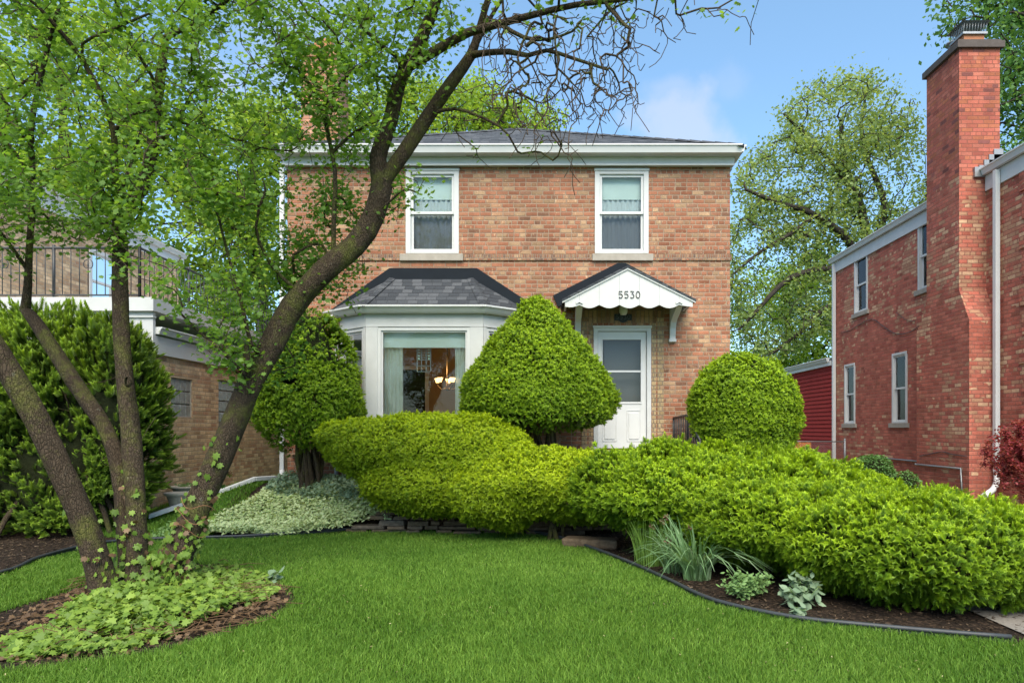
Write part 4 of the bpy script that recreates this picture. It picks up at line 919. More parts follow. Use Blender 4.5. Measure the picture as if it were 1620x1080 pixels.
# chain link gate and wooden fence behind it
def chain(name, x0, x1, Y, z0, z1, label):
    t = empty(name, ((x0+x1)/2, Y, z0), label, 'fence')
    for x_ in (x0, x1): b = MB(); b.tube([(x_, Y, z0), (x_, Y, z1+.05)], .028, 8); b.lathe([(.032, 0), (.02, .03), (0, .04)], (x_, Y, z1+.05), 8); b.build('post', m_galv, t)
    b = MB(); b.tube([(x0, Y, z1), (x1, Y, z1)], .016, 6); b.tube([(x0, Y, z0+.08), (x1, Y, z0+.08)], .012, 6); b.build('rail', m_galv, t)
    b = MB(); st = .07; k = int((x1-x0+z1-z0)/st)
    for i in range(k):
        for s_ in (1, -1):
            a0 = x0+i*st-(z1-z0) if s_ == 1 else x0+i*st; e0_ = (a0, z0+.08); e1_ = (a0+s_*(z1-z0-.08), z1)
            def clip(p, q):
                (xa, za), (xb, zb_) = p, q
                if xa > xb: (xa, za), (xb, zb_) = (xb, zb_), (xa, za)
                if xb <= x0 or xa >= x1: return None
                if xa < x0: za += (zb_-za)*(x0-xa)/(xb-xa); xa = x0
                if xb > x1: zb_ = za+(zb_-za)*(x1-xa)/(xb-xa); xb = x1
                return (xa, za), (xb, zb_)
            c_ = clip(e0_, e1_)
            if c_: b.tube([(c_[0][0], Y, c_[0][1]), (c_[1][0], Y, c_[1][1])], .002, 4)
    b.build('mesh', m_galv, t)
chain('chain_link_gate', 5.4, 8.02, 18.4, .2, 1.14, 'grey chain link gate across the far end of the driveway')
wf = empty('wooden_fence', (7.0, 20, .2), 'orange stained wooden fence panel behind the chain link gate', 'fence')
b = MB()
for i in range(14): b.box(5.7+i*.145, 5.7+i*.145+.135, 19.98, 20.0, .22, 1.08+.01*(i % 3))
b.build('board', m_wood, wf); b = MB(); b.box(5.7, 7.7, 20.0, 20.05, .4, .48); b.box(5.7, 7.7, 20.0, 20.05, .9, .98); b.build('rail', m_wood, wf)
# ------------------------------------------------------------------ tan brick house on the left
LX = -6.48; lh = empty('tan_brick_house', (-9, 15, .2), 'tan brick house with iron railed flat roof and glass block windows behind the left hedge', 'house')
f = facing_right(LX); gb = [(11.75, 12.46, 1.69, 2.38), (13.45, 14.45, 1.40, 2.46)]
b = MB(); wall(b, f, 11.2, 26, -.2, 2.95, gb, .08); b.quad((-16, 11.2, -.2), (LX, 11.2, -.2), (LX, 11.2, 2.95), (-16, 11.2, 2.95)); b.build('wall', m_brick_t, lh)
for a_, c_, z0, z1 in gb:
    t = MM(f).ring(a_, c_, z0, z1, .02, -.06, -.015).build('glass_block_window', m_stone, lh)
    g_ = MM(f); nu = round((c_-a_)/.2); nz = round((z1-z0)/.2)
    for i in range(nu):
        for j in range(nz): u0 = a_+(c_-a_)*i/nu; v0 = z0+(z1-z0)*j/nz; g_.b(u0+.008, u0+(c_-a_)/nu-.008, -.06, -.03, v0+.008, v0+(z1-z0)/nz-.008)
    mgb, tt, oo = mat_new('glass_block'); bsdf(tt, oo, mixc(tt, noise(tt, objco(tt), 14, 4), (.12, .13, .13), (.36, .38, .36)), .15, .6, noise(tt, objco(tt), 40, 2), .01)
    g_.build('glass_block', mgb, t, bevel=.012)
    MM(f).b(a_, c_, -.075, -.055, z0, z1).build('mortar', m_stone, t)
b = MB(); b.box(-16, LX+.05, 11.13, 11.2, 2.90, 3.40); b.box(LX, LX+.05, 11.2, 26, 2.72, 3.02); b.box(-16, LX+.10, 11.05, 26, 3.40, 3.62); b.box(-16, LX+.07, 11.10, 11.19, 3.30, 3.33); b.build('fascia', m_white, lh)
b = MB(); gutter_profile(b, (LX+.04, 11.2), (LX+.04, 26), (1, 0), 3.16); b.build('gutter', m_white2, lh)
rl = MB(); zt_, zb_ = 4.48, 3.70; xe = -6.75; ye = 11.3; sz = 3.6
for p0, p1 in (((-13, ye), (xe, ye)), ((xe, ye), (xe, 24))):
    rl.tube([(*p0, zt_), (*p1, zt_)], .022, 6); rl.tube([(*p0, zb_), (*p1, zb_)], .014, 6)
    L_ = math.dist(p0, p1); k = int(L_/.14)
    for i in range(k+1):
        u = i/k; x_, y_ = p0[0]+(p1[0]-p0[0])*u, p0[1]+(p1[1]-p0[1])*u; post = i % 11 == 0 if p0[0] == xe else (k-i) % 10 == 0; rl.tube([(x_, y_, 3.62 if post else zb_), (x_, y_, zt_+(.05 if post else 0))], .024 if post else .0075, 6 if post else 4)
for x_ in (-7.6, -9.0, -10.4):
    for s_ in (-1, 1): rl.tube([(x_+s_*(.02+.07*math.sin(t*.55)*(1-t/14)), ye, 4.20+.09*math.cos(t*.55)*(1-t/16)) for t in range(12)], .007, 4)
rl.build('roof_railing', m_black, lh)
f = facing_right(-10.0); uw = (14.9, 15.9, 4.1, 5.45); b = MB(); wall(b, f, 12.2, 18.5, 3.4, 6.2, [uw]); b.quad((-20, 12.2, 3.4), (-10, 12.2, 3.4), (-10, 12.2, 6.2), (-20, 12.2, 6.2)); b.quad((-20, 18.5, 3.4), (-10, 18.5, 3.4), (-10, 18.5, 6.2), (-20, 18.5, 6.2)); b.build('upper_wall', m_brick_t, lh)
hung(lh, f, *uw, cap=False, sill=(14.8, 16.0, 4.0, 4.098))
b = MB(); b.box(-10, -9.96, 12.1, 18.6, 5.85, 6.12); gutter_profile(b, (-9.96, 12.0), (-9.96, 18.7), (1, 0), 6.24); b.box(-20, -9.9, 18.5, 18.6, 5.85, 6.1); b.build('eave', m_white2, lh)
b = MB(); b.add([(-20, 11.9, 6.23), (-9.85, 11.9, 6.23), (-9.85, 18.8, 6.23), (-20, 18.8, 6.23), (-14, 14.8, 8.0), (-14, 16, 8.0)], [(0, 1, 4), (1, 2, 5, 4), (2, 3, 5), (3, 0, 4, 5), (3, 2, 1, 0)]); b.build('roof', m_shingle, lh)
# ------------------------------------------------------------------ garden ornaments and stones
def urn(loc, s, label):
    b = MB(); b.lathe([(0, 0), (.12*s, 0), (.125*s, .02*s), (.10*s, .04*s), (.135*s, .10*s), (.165*s, .20*s), (.175*s, .23*s), (.215*s, .25*s), (.215*s, .28*s), (.18*s, .275*s), (.16*s, .22*s), (0, .21*s)], loc, 28)
    tag(b.build('garden_urn', m_urn, loc=loc), label, 'urn')
urn((-5.86, 10.85, .20), 1.0, 'weathered grey stone urn, the front one of the two beside the white drain pipe')
urn((-6.02, 11.35, .24), 1.08, 'mossy stone urn with green weeds in it, behind the other urn near the tan wall')
n = 160; scatter('urn_weeds', *OVAL, np.stack([-6.02+rng.normal(size=n)*.07, 11.35+rng.normal(size=n)*.07, .53+rng.random(n)*.05], 1), rot_leaf(n), rng.uniform(.02, .05, n), m_perennial)
tag(C.objects['urn_weeds'], 'small green weeds growing in the rear stone urn', 'weeds', kind='stuff')
st = MB(); random.seed(3)
def stone(mb, cx_, cy_, cz_, l, d, h, rz=0):
    vs = []
    for i in (-1, 1):
        for j in (-1, 1):
            for k in (-1, 1):
                x_, y_, z_ = i*l/2*random.uniform(.86, 1), j*d/2*random.uniform(.8, 1), k*h/2*random.uniform(.8, 1); vs.append((cx_+x_*math.cos(rz)-y_*math.sin(rz), cy_+x_*math.sin(rz)+y_*math.cos(rz), cz_+z_))
    mb.add(vs, [(0, 1, 3, 2), (4, 6, 7, 5), (0, 4, 5, 1), (2, 3, 7, 6), (0, 2, 6, 4), (1, 5, 7, 3)])
zr = .0
for r_ in range(6):
    x_ = -2.9+r_*.1; hr = random.uniform(.05, .085)
    while x_ < .9:
        l = random.uniform(.10, .55); t_ = (x_+l/2+2.85)/3.7; yy = 9.9-.15*math.sin(t_*math.pi)-.45*max(0, t_-.55)+r_*.03
        if not (r_ > 3 and t_ > .6) and random.random() > .06: stone(st, x_+l/2, yy+random.uniform(-.06, .05), zr+hr/2, l, .26, hr*random.uniform(.8, 1.15), random.uniform(-.12, .12))
        x_ += l+random.uniform(.0, .03)
    zr += hr
m_fs, t_, o_ = mat_new('flagstone'); gg = N(t_, 'ShaderNodeNewGeometry'); v_ = objco(t_)
c_ = mixc(t_, .8, ramp(t_, gg.outputs['Random Per Island'], [(0, (.085, .063, .042)), (.5, (.15, .11, .072)), (1, (.12, .10, .078))]), ramp(t_, noise(t_, v_, 18, 5), [(.3, .55), (.7, 1.3)]), 'MULTIPLY'); bsdf(t_, o_, c_, .9, .15, noise(t_, v_, 35, 5), .01)
tag(st.build('stone_retaining_wall', m_fs, loc=(-1, 9.8, 0), bevel=.012), 'low dry stacked flagstone retaining wall under the clipped golden yew', 'stone wall')
rk = MB(); stone(rk, .55, 8.6, .06, .75, .3, .13, -.25); tag(rk.build('flat_rock', m_fs, loc=(.55, 8.6, 0), bevel=.03), 'long flat brown rock in the dark soil under the middle yew', 'rock')
# ------------------------------------------------------------------ shrubs
def sample_ell(els, dens, bump=.06, zmin=-1):
    Ps, Ns = [], []
    for k, (cx_, cy_, cz_, a, b_, c_) in enumerate(els):
        area = 4*math.pi*(((a*b_)**1.6+(a*c_)**1.6+(b_*c_)**1.6)/3)**(1/1.6); n = int(area*dens*1.5)
        d = rng.normal(size=(n, 3)); d /= np.linalg.norm(d, axis=1, keepdims=True)
        nr = d/np.array([a, b_, c_]); wgt = np.linalg.norm(nr, axis=1)*min(a, b_, c_); kk = rng.random(n) < wgt; d = d[kk]; nr = nr[kk]
        p = d*np.array([a, b_, c_])+np.array([cx_, cy_, cz_]); nr /= np.linalg.norm(nr, axis=1, keepdims=True)
        ins = np.zeros(len(p), bool)
        for j, e in enumerate(els):
            if j != k: ins |= (((p-np.array(e[:3]))/np.array(e[3:]))**2).sum(1) < .86
        Ps.append(p[~ins]); Ns.append(nr[~ins])
    p = np.concatenate(Ps); c = np.array([e[:3] for e in els]); rr = np.array([e[3:] for e in els]); K = 8.0
    for _ in range(4):
        d = (p[:, None, :]-c[None])/rr[None]; q = np.linalg.norm(d, axis=2)+1e-6; w_ = np.exp(-K*(q-q.min(1, keepdims=True))); g_ = q.min(1)-np.log(w_.sum(1))/K-1
        w_ /= w_.sum(1, keepdims=True); gr = (w_[:, :, None]*d/rr[None]/q[:, :, None]).sum(1); p = p-gr*np.clip(g_/(gr**2).sum(1), -.15, .15)[:, None]
    nr = gr/np.linalg.norm(gr, axis=1, keepdims=True); p = p+nr*(pn(p, 1.6)*bump+pn(p, 4.0)*bump*.6)[:, None]; k = p[:, 2] > zmin; return p[k], nr[k]
def sample_lathe(prof, c, dens, squash=1.0, bump=.06):
    z = np.array([q[0] for q in prof]); r = np.array([q[1] for q in prof]); H = z[-1]-z[0]; A_ = 2*math.pi*r.mean()*H*1.15; n = int(A_*dens*2)
    zz = rng.uniform(z[0], z[-1], n); rr = np.interp(zz, z, r); kk = rng.random(n) < rr/r.max(); zz = zz[kk]; rr = rr[kk]; th = rng.uniform(0, 2*np.pi, len(zz))
    sl = (np.interp(zz+.02, z, r)-np.interp(zz-.02, z, r))/.04
    nr = np.stack([np.cos(th), np.sin(th)/squash, -sl], 1); nr /= np.linalg.norm(nr, axis=1, keepdims=True)
    p = np.stack([c[0]+np.cos(th)*rr, c[1]+np.sin(th)*rr*squash, c[2]+zz], 1); return p+nr*(pn(p, 1.6)*bump)[:, None], nr
def shoots(name, p, nr, size, mat, parent, tmpl=SPR, upb=.35, spread=.45, depth=.07, tipamt=1.0, drop=.0, side=.35):
    n = len(p); k = rng.random(n) > drop*np.clip(.5-pn(p, 3)*.8, 0, 1); p, nr = p[k], nr[k]; n = len(p)
    up = nr+np.array([0, 0, upb]); up /= np.linalg.norm(up, axis=1, keepdims=True)
    M = rand_rot(n, up, spread); inn = np.abs(rng.normal(size=n))*depth; st_ = rng.random(n) < .05; inn = np.where(st_, -rng.uniform(.1, .75, n)*size, inn); s = size*rng.uniform(.65, 1.3, n)*np.where(st_, 1.15, 1)
    q = p-nr*inn[:, None]; light = np.clip(.5+.6*nr[:, 2], 0, 1)*(1-side)+side  # upward shoots get more tip colour: less new growth below, plus painted underside shade
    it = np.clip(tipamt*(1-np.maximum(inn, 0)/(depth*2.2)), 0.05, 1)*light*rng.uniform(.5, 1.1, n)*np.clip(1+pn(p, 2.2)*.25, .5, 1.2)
    return scatter(name, tmpl[0], tmpl[1], q, M, s, mat, parent, tip=tmpl[2], itip=np.clip(it, 0, 1))
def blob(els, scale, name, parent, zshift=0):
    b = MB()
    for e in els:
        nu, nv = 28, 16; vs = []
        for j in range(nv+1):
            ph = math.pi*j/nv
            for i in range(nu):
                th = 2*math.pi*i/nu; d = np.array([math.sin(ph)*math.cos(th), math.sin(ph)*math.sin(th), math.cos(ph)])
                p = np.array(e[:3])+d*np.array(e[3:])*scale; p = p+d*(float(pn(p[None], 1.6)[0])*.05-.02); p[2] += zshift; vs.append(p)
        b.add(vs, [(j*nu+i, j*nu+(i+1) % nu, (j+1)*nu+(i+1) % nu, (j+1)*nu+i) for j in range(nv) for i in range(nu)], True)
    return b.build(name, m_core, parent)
def stems(parent, base, targets, r0, tip=.006, name='trunk', spread=.12, k=5, mat=None):
    T = Tree(); b = np.array(base); T.p.append(b-np.array([0, 0, .1])); T.par.append(-1); T.man.append(0)
    idx = []
    for i in range(k):
        a = 2*math.pi*i/k+rng.uniform(-.4, .4); s_ = b+np.array([math.cos(a)*spread, math.sin(a)*spread*.7, 0]); T.p.append(s_-np.array([0, 0, .15])); T.par.append(0); T.man.append(r0)
        tz_ = np.array(targets); tm_ = tz_[rng.integers(len(tz_))]*.6+tz_.mean(0)*.4; tm_[0] = s_[0]+(tm_[0]-s_[0])*.55; k0_ = len(T.p)-1
        for q_ in range(1, 6):
            u = q_/5; T.p.append(s_*(1-u)+tm_*u+np.array([math.cos(a)*.10*u*(1-u)*4*.5, 0, 0])+rng.normal(size=3)*.012); T.par.append(k0_ if q_ == 1 else len(T.p)-2); T.man.append(r0*(1-.55*u))
    T.grow(targets, seg=.12, wob=.25, upw=0); T.radii(tip, 2.0); T.r = np.minimum(T.r, r0); return T.mesh(name, mat or m_bark, parent, sides=6)
def spreading(loc, label, els, dens, size, mat, tmpl, zmin, tipamt=1, depth=.06, core=.86, bump=.06, upb=.4, group='spreading yews along the planting bed', stemn=60, drop=.25, side=.18, spread=.45):
    t = empty('yew_shrub', loc, label, 'shrub', group)
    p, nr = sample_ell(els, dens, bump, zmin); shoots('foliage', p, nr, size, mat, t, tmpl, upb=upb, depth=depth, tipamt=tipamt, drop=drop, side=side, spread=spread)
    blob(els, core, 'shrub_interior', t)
    tg = []
    for e in els:
        d = rng.normal(size=(stemn//len(els), 3)); d /= np.linalg.norm(d, axis=1, keepdims=True); d[:, 2] = -np.abs(d[:, 2])*.6; tg.append(np.array(e[:3])+d*np.array(e[3:])*.93)
    stems(t, loc, np.concatenate(tg), .035); return t
# golden clipped yew in front of the bay: a flat umbrella over the stone wall
M1 = [(-2.15, 9.75, 1.20, 1.0, .72, .42), (-1.36, 9.72, 1.20, .95, .75, .44), (-2.85, 9.75, 1.38, .45, .45, .17), (-.78, 9.7, .95, .72, .70, .42), (-1.5, 9.45, .72, 1.05, .55, .38)]
spreading((-1.9, 10.0, .30), 'broad flat topped golden yew clipped smooth above the stone wall', M1, 4200, .052, m_yew_bright, SPR, .3, tipamt=1.25, depth=.03, core=.90, bump=.035, drop=.3, side=.2, upb=.2, spread=.7)
M2 = [(-.15, 9.05, .82, .85, .62, .38), (.40, 9.0, .72, .70, .62, .46), (-.7, 9.15, .62, .75, .55, .42)]
spreading((.1, 9.2, .12), 'small golden yew with fine foliage between the broad clipped yew and the long green yew', M2, 4000, .055, m_yew_bright, SPR, .12, tipamt=1.15, depth=.035, core=.88, bump=.05, drop=.3, side=.2, upb=.2, spread=.7)
M3 = [(1.15, 8.55, .84, .85, .72, .40), (1.9, 8.4, .84, 1.0, .85, .42), (2.9, 8.6, .72, 1.0, .85, .40), (1.45, 7.9, .68, .85, .65, .36), (2.5, 7.7, .64, 1.0, .8, .40), (3.4, 8.1, .52, .75, .7, .38), (.75, 8.6, .62, .6, .55, .36)]
spreading((2.1, 8.3, .02), 'long spreading green yew with loose feathery tips in front of the door and round yew', M3, 2400, .078, m_yew, SPR_F, .15, tipamt=1.3, depth=.05, core=.84, bump=.09, drop=.5, upb=.3, spread=.7)
M4 = [(3.2, 6.05, .44, 1.1, .80, .43), (2.45, 6.8, .54, .85, .65, .40), (3.9, 6.0, .40, .62, .66, .36), (3.2, 6.85, .52, 1.05, .6, .40), (2.0, 7.1, .50, .55, .5, .34)]
spreading((3.1, 6.5, 0), 'large rounded green yew overhanging the concrete driveway, nearest the camera', M4, 2900, .070, m_yew, SPR_F, .07, tipamt=1.3, depth=.05, core=.84, bump=.07, drop=.5, upb=.25, spread=.75)
# stray long shoots
for (x_, y_, z_) in ((3.55, 7.2, .98), (4.1, 6.6, .9), (1.0, 8.6, 1.3), (2.1, 8.3, 1.27), (.75, 8.7, 1.26), (3.0, 8.5, 1.25)): pass
# cone yews
def cone(loc, label, prof, c, dens, size, mat, squash, base, stem_top, group='clipped yews against the house front', tipamt=.8, core_s=.84, k=6, drop=.3, cut=0, ragged=9., skew=0):
    t = empty('yew_shrub', loc, label, 'shrub', group)
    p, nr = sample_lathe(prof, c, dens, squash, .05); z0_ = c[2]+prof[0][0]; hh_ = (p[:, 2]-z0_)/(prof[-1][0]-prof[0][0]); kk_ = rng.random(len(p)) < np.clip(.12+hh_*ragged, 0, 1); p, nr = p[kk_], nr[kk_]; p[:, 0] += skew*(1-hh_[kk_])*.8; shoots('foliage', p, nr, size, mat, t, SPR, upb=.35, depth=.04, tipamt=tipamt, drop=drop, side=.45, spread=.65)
    z0 = prof[0][0]
    lo = MB(); H = prof[-1][0]-z0; n_ = 24
    pr = [(r*core_s, z) for z, r in prof if z-z0 > H*cut]
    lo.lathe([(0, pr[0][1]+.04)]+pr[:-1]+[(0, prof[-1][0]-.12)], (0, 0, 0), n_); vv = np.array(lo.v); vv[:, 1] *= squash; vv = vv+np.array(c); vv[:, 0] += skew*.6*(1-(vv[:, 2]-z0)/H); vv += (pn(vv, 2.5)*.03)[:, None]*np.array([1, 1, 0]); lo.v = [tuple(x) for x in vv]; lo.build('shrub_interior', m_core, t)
    zz = rng.uniform(z0, z0+H*.5, 70); th = rng.uniform(0, 6.28, 70); rr = np.interp(zz, [q[0] for q in prof], [q[1] for q in prof])*rng.uniform(.5, .95, 70)
    stems(t, base, np.stack([c[0]+rr*np.cos(th), c[1]+rr*np.sin(th)*squash, c[2]+zz], 1), .045, k=k, spread=.13); return t
s10 = 10.6/F
def pf(lst, yb, Yd): return sorted([(EYE+(HY-y)/F*Yd, r/F*Yd) for y, r in lst])
cone((.0, 10.75, .4), 'tall pointed yew clipped to a cone between the bay window and the front door', pf([(464, 3), (474, 14), (502, 41), (541, 77), (580, 103), (610, 116), (638, 121), (656, 117), (668, 106), (677, 84), (684, 50)], 0, 10.6), (fx(851, 10.6), 10.75, 0), 2600, .055, m_yew, .85, (fx(868, 10.6), 10.7, .4), 0, tipamt=1.1, cut=.22, k=9, ragged=4.5, core_s=.80)
n = 1500; q_ = boxpts(n, 760, 968, 630, 700, 10.1, 11.2); 
cone((-3.7, 10.8, .5), 'loose pointed yew beside the left corner of the house with bare dark stems below', pf([(487, 4), (500, 30), (530, 52), (570, 72), (610, 82), (640, 84), (670, 80), (700, 62), (722, 34)], 0, 10.7), (fx(486, 10.7), 10.85, 0), 1900, .062, m_yew, .85, (fx(487, 10.7), 10.75, .42), 0, tipamt=.9, core_s=.55, k=10, drop=.9, cut=.45, ragged=2.4)
cone((2.95, 10.4, .5), 'rounded egg shaped yew right of the front door beside the step railing', pf([(560, 5), (566, 30), (585, 60), (610, 78), (640, 83), (670, 82), (700, 74), (730, 58)], 0, 10.4), (fx(1176, 10.4), 10.5, 0), 2500, .056, m_yew, .9, (fx(1171, 10.4), 10.4, .4), 0, tipamt=.95, skew=.07)
# tall hedge on the left: dark columns with bright tips
LHd = [(-6.22, 9.95, 1.85, .60, .55, 1.24), (-6.75, 10.0, 1.7, .6, .6, 1.34), (-7.3, 9.9, 1.75, .75, .65, 1.38), (-8.3, 9.8, 1.7, .9, .7, 1.45), (-6.5, 9.95, .95, .50, .5, .85), (-6.8, 9.8, .9, .6, .55, .85), (-7.2, 9.65, .85, .8, .55, .85), (-8.2, 9.6, .8, .8, .55, .85), (-9.3, 9.6, 1.6, .9, .8, 1.5)]
hd = empty('yew_hedge', (-7, 9.9, 0), 'tall dark green yew hedge with bright new tips in front of the tan brick house', 'hedge')
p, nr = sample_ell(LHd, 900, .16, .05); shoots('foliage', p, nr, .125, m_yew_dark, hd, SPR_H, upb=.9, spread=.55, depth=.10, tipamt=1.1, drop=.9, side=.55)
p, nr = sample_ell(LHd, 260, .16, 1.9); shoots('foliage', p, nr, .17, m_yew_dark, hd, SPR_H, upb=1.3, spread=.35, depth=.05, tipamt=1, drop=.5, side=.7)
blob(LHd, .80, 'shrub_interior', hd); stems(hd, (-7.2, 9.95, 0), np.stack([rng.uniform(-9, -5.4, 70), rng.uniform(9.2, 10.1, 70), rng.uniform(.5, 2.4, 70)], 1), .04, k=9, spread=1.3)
# barberry at the right edge
bb = empty('barberry_bush', (6.55, 9.6, .1), 'dark red barberry bush at the right edge beside the driveway', 'shrub')
T = Tree(); T.path([(6.75, 9.5, 0), (6.75, 9.5, .4)], [.03, .025])
tg = boxpts(480, 1545, 1760, 650, 770, 9.1, 10.0, lambda x, y: (((x-1665)/112)**2+((y-722)/(70))**2 < 1) & (y > 655+np.maximum(0, (1640-x))*.35)); E_ = T.grow(tg, seg=.08, wob=.2, upw=.2); T.radii(.0028, 2.3); T.mesh('stem', m_twig, bb, sides=5)
sp_ = T.leafspots(E_, 5, 9, .025); n = len(sp_); scatter('foliage', *DIA, sp_, rot_leaf(n), rng.uniform(.025, .058, n), m_barberry, bb)
# two small shrubs by the red wall
for (lx_, ly_, rr_, lb) in ((fx(1380, 13.5), 13.5, .38, 'small dark green shrub against the red brick wall, the larger of two behind the yews'), (fx(1432, 12.6), 12.6, .22, 'tiny dark green shrub at the foot of the red brick wall near the gas pipe')):
    t = empty('small_shrub', (lx_, ly_, .15), lb, 'shrub'); el = [(lx_, ly_, .15+rr_*1.15, rr_*1.1, rr_, rr_*1.15)]
    p, nr = sample_ell(el, 1300, .05, .1); n = len(p); scatter('foliage', *OVAL, p, rot_leaf(n), rng.uniform(.03, .06, n), m_leaf_dark, t); blob(el, .85, 'shrub_interior', t)
# ------------------------------------------------------------------ ground cover, ivy, perennials
def groundleaves(name, poly, n, tmpl, size, mat, label, cat, hfun, lift=.10, spread=.6, tip=None, hang=.2, vary=1):
    xs_ = [p[0] for p in poly]; ys_ = [p[1] for p in poly]; x = rng.uniform(min(xs_), max(xs_), n*3); y = rng.uniform(min(ys_), max(ys_), n*3)
    k = inpoly(x, y, poly); x, y = x[k][:n], y[k][:n]; n = len(x); p = np.stack([x, y, ground(x, y)], 1); h = lift*(1+.7*pn(p, 1.5))*rng.uniform(.3, 1.1, n)+hfun(x, y); p[:, 2] += np.maximum(.01, h)
    o = scatter(name, *tmpl[:2], p, rot_leaf(n, (0, -.25, 1), spread, hang), rng.uniform(size[0], size[1], n), mat, tip=tip, itip=(rng.random(n)*.9 if tip is not None else None))
    return tag(o, label, cat, kind='stuff')
gc_px = [(330, 853), (345, 842), (330, 838), (350, 825), (395, 800), (440, 778), (520, 770), (560, 776)]
gc = [G(318, 852), G(400, 851), G(520, 846), G(618, 840), (-2.3, 9.75), (-2.5, 10.1), (-3.1, 10.5), (-3.6, 11.0), (-4.2, 11.3), (-4.45, 10.9), (-4.6, 10.4), (-4.8, 9.8), (-4.9, 9.35)]
groundleaves('variegated_ground_cover', gc, 17000, OVAL, (.035, .07), m_varieg, 'pale variegated green and white ground cover below the left yew', 'ground cover', lambda x, y: .05+.06*np.sin(x*3)*np.sin(y*2.4), .10, .7, tip=np.array([.7, .9, .7, .5, .7, .9, .1]))
gcb = [(-4.4, 10.6), (-2.4, 10.05), (-2.2, 10.4), (-2.9, 11.3), (-4.5, 11.7)]
groundleaves('sage_ground_cover', gcb, 5200, OVAL, (.05, .085), m_sage, 'grey green leafy ground cover round the stems of the left yew', 'ground cover', lambda x, y: .06+0*x, .14, .9)
ivp = [G(*p) for p in [(50, 1040), (95, 990), (130, 965), (180, 935), (240, 915), (300, 912), (360, 905), (420, 918), (438, 935), (430, 948), (400, 962), (370, 968), (345, 985), (300, 1000), (250, 1015), (190, 1035), (130, 1042)]]
groundleaves('ivy', ivp, 3900, LOB, (.035, .072), m_ivy, 'bright green ivy carpet around the foot of the multi trunk tree', 'ivy', lambda x, y: .05*np.exp(-((x+3.75)**2+(y-6.1)**2)*2)+.02, .065, .75, hang=.15)
ivp2 = [G(*p) for p in [(5, 1015), (60, 1000), (85, 1015), (70, 1040), (10, 1045)]]
groundleaves('ivy_patch', ivp2, 330, LOB, (.05, .09), m_ivy, 'small separate patch of ivy leaves at the lower left of the mulch bed', 'ivy', lambda x, y: 0*x, .05, .6)
dl = [G(*p) for p in [(0, 985), (120, 935), (300, 895), (440, 918), (468, 945), (430, 975), (330, 1010), (200, 1040), (40, 1055), (-100, 1040)]]
groundleaves('fallen_leaves', dl, 1500, LOB, (.022, .05), m_dead, 'dry brown leaves lying in the ivy bed', 'leaves', lambda x, y: .01+0*x, .035, .6)
# brown runners in the ivy bed
b = MB()
for i in range(420):
    u = random.random(); q0 = G(random.uniform(80, 462), random.uniform(900, 1025));
    if not inpoly(np.array([q0[0]]), np.array([q0[1]]), bed_poly)[0]: continue
    a = random.uniform(0, 6.28); L_ = random.uniform(.1, .35); zz_ = random.uniform(.015, .09); b.tube([(q0[0], q0[1], zz_), (q0[0]+math.cos(a)*L_*.5, q0[1]+math.sin(a)*L_*.5, zz_+.02), (q0[0]+math.cos(a+.4)*L_, q0[1]+math.sin(a+.4)*L_, zz_)], .003, 4)
tag(b.build('ivy_runners', simple('dry_vine', (.13, .08, .045), .9, .1, .3)), 'tangle of dry reddish brown ivy runners on the mulch', 'twigs', kind='stuff')
hg = [(-9.5, 8.7), (-5.4, 9.35), (-5.2, 9.9), (-5.9, 10.3), (-9.5, 9.6)]
groundleaves('hedge_weeds', [(-5.7, 9.3), (-5.0, 9.2), (-4.85, 9.7), (-5.5, 10.1)], 600, OVAL, (.03, .07), m_perennial, 'low green weeds beside the hedge foot', 'weeds', lambda x, y: 0*x, .06)
def strap_clump(name, px, py, n, hgt, rad, wd, mat, label, cat, lean=.5, parent=None, arch=.5):
    c_ = G(px, py); t = empty(name, (c_[0], c_[1], 0), label, cat); V = []; Fc = []; k = 7
    for i in range(n):
        a = rng.uniform(0, 6.283); r0 = rad*math.sqrt(rng.random()); bx_ = c_[0]+r0*math.cos(a); by_ = c_[1]+r0*math.sin(a)*.6; h = hgt*rng.uniform(.65, 1.1); a2 = a+rng.normal()*.5; L_ = lean*h*rng.uniform(.2, 1.3); s_ = len(V); th = rng.uniform(0, 3.14)
        for j in range(k):
            u = j/(k-1); o_ = L_*u**1.7; z_ = h*(u-arch*u**3*min(1, L_/h)); w_ = wd*(1-u**2.5)*.5+.0006
            V += [(bx_+math.cos(a2)*o_-math.cos(th)*w_, by_+math.sin(a2)*o_-math.sin(th)*w_, z_), (bx_+math.cos(a2)*o_+math.cos(th)*w_, by_+math.sin(a2)*o_+math.sin(th)*w_, z_)]
        Fc += [(s_+2*j, s_+2*j+1, s_+2*j+3, s_+2*j+2) for j in range(k-1)]
    np_mesh('leaves', V, Fc, mat, t); return t
strap_clump('grass_clump', 1030, 893, 300, .58, .19, .008, m_grassclump, 'upright fine bladed green clump left of the daffodils', 'plant', .25)
dc = strap_clump('daffodil_clump', 1102, 916, 150, .74, .13, .021, m_strap, 'arching blue green daffodil leaves with withered brown flowers', 'plant', .95, arch=.75)
d2 = strap_clump('daffodil_clump', 1068, 905, 55, .66, .12, .014, m_strap, 'smaller daffodil clump leaning between the fine clump and the larger daffodils', 'plant', .7, arch=.7)
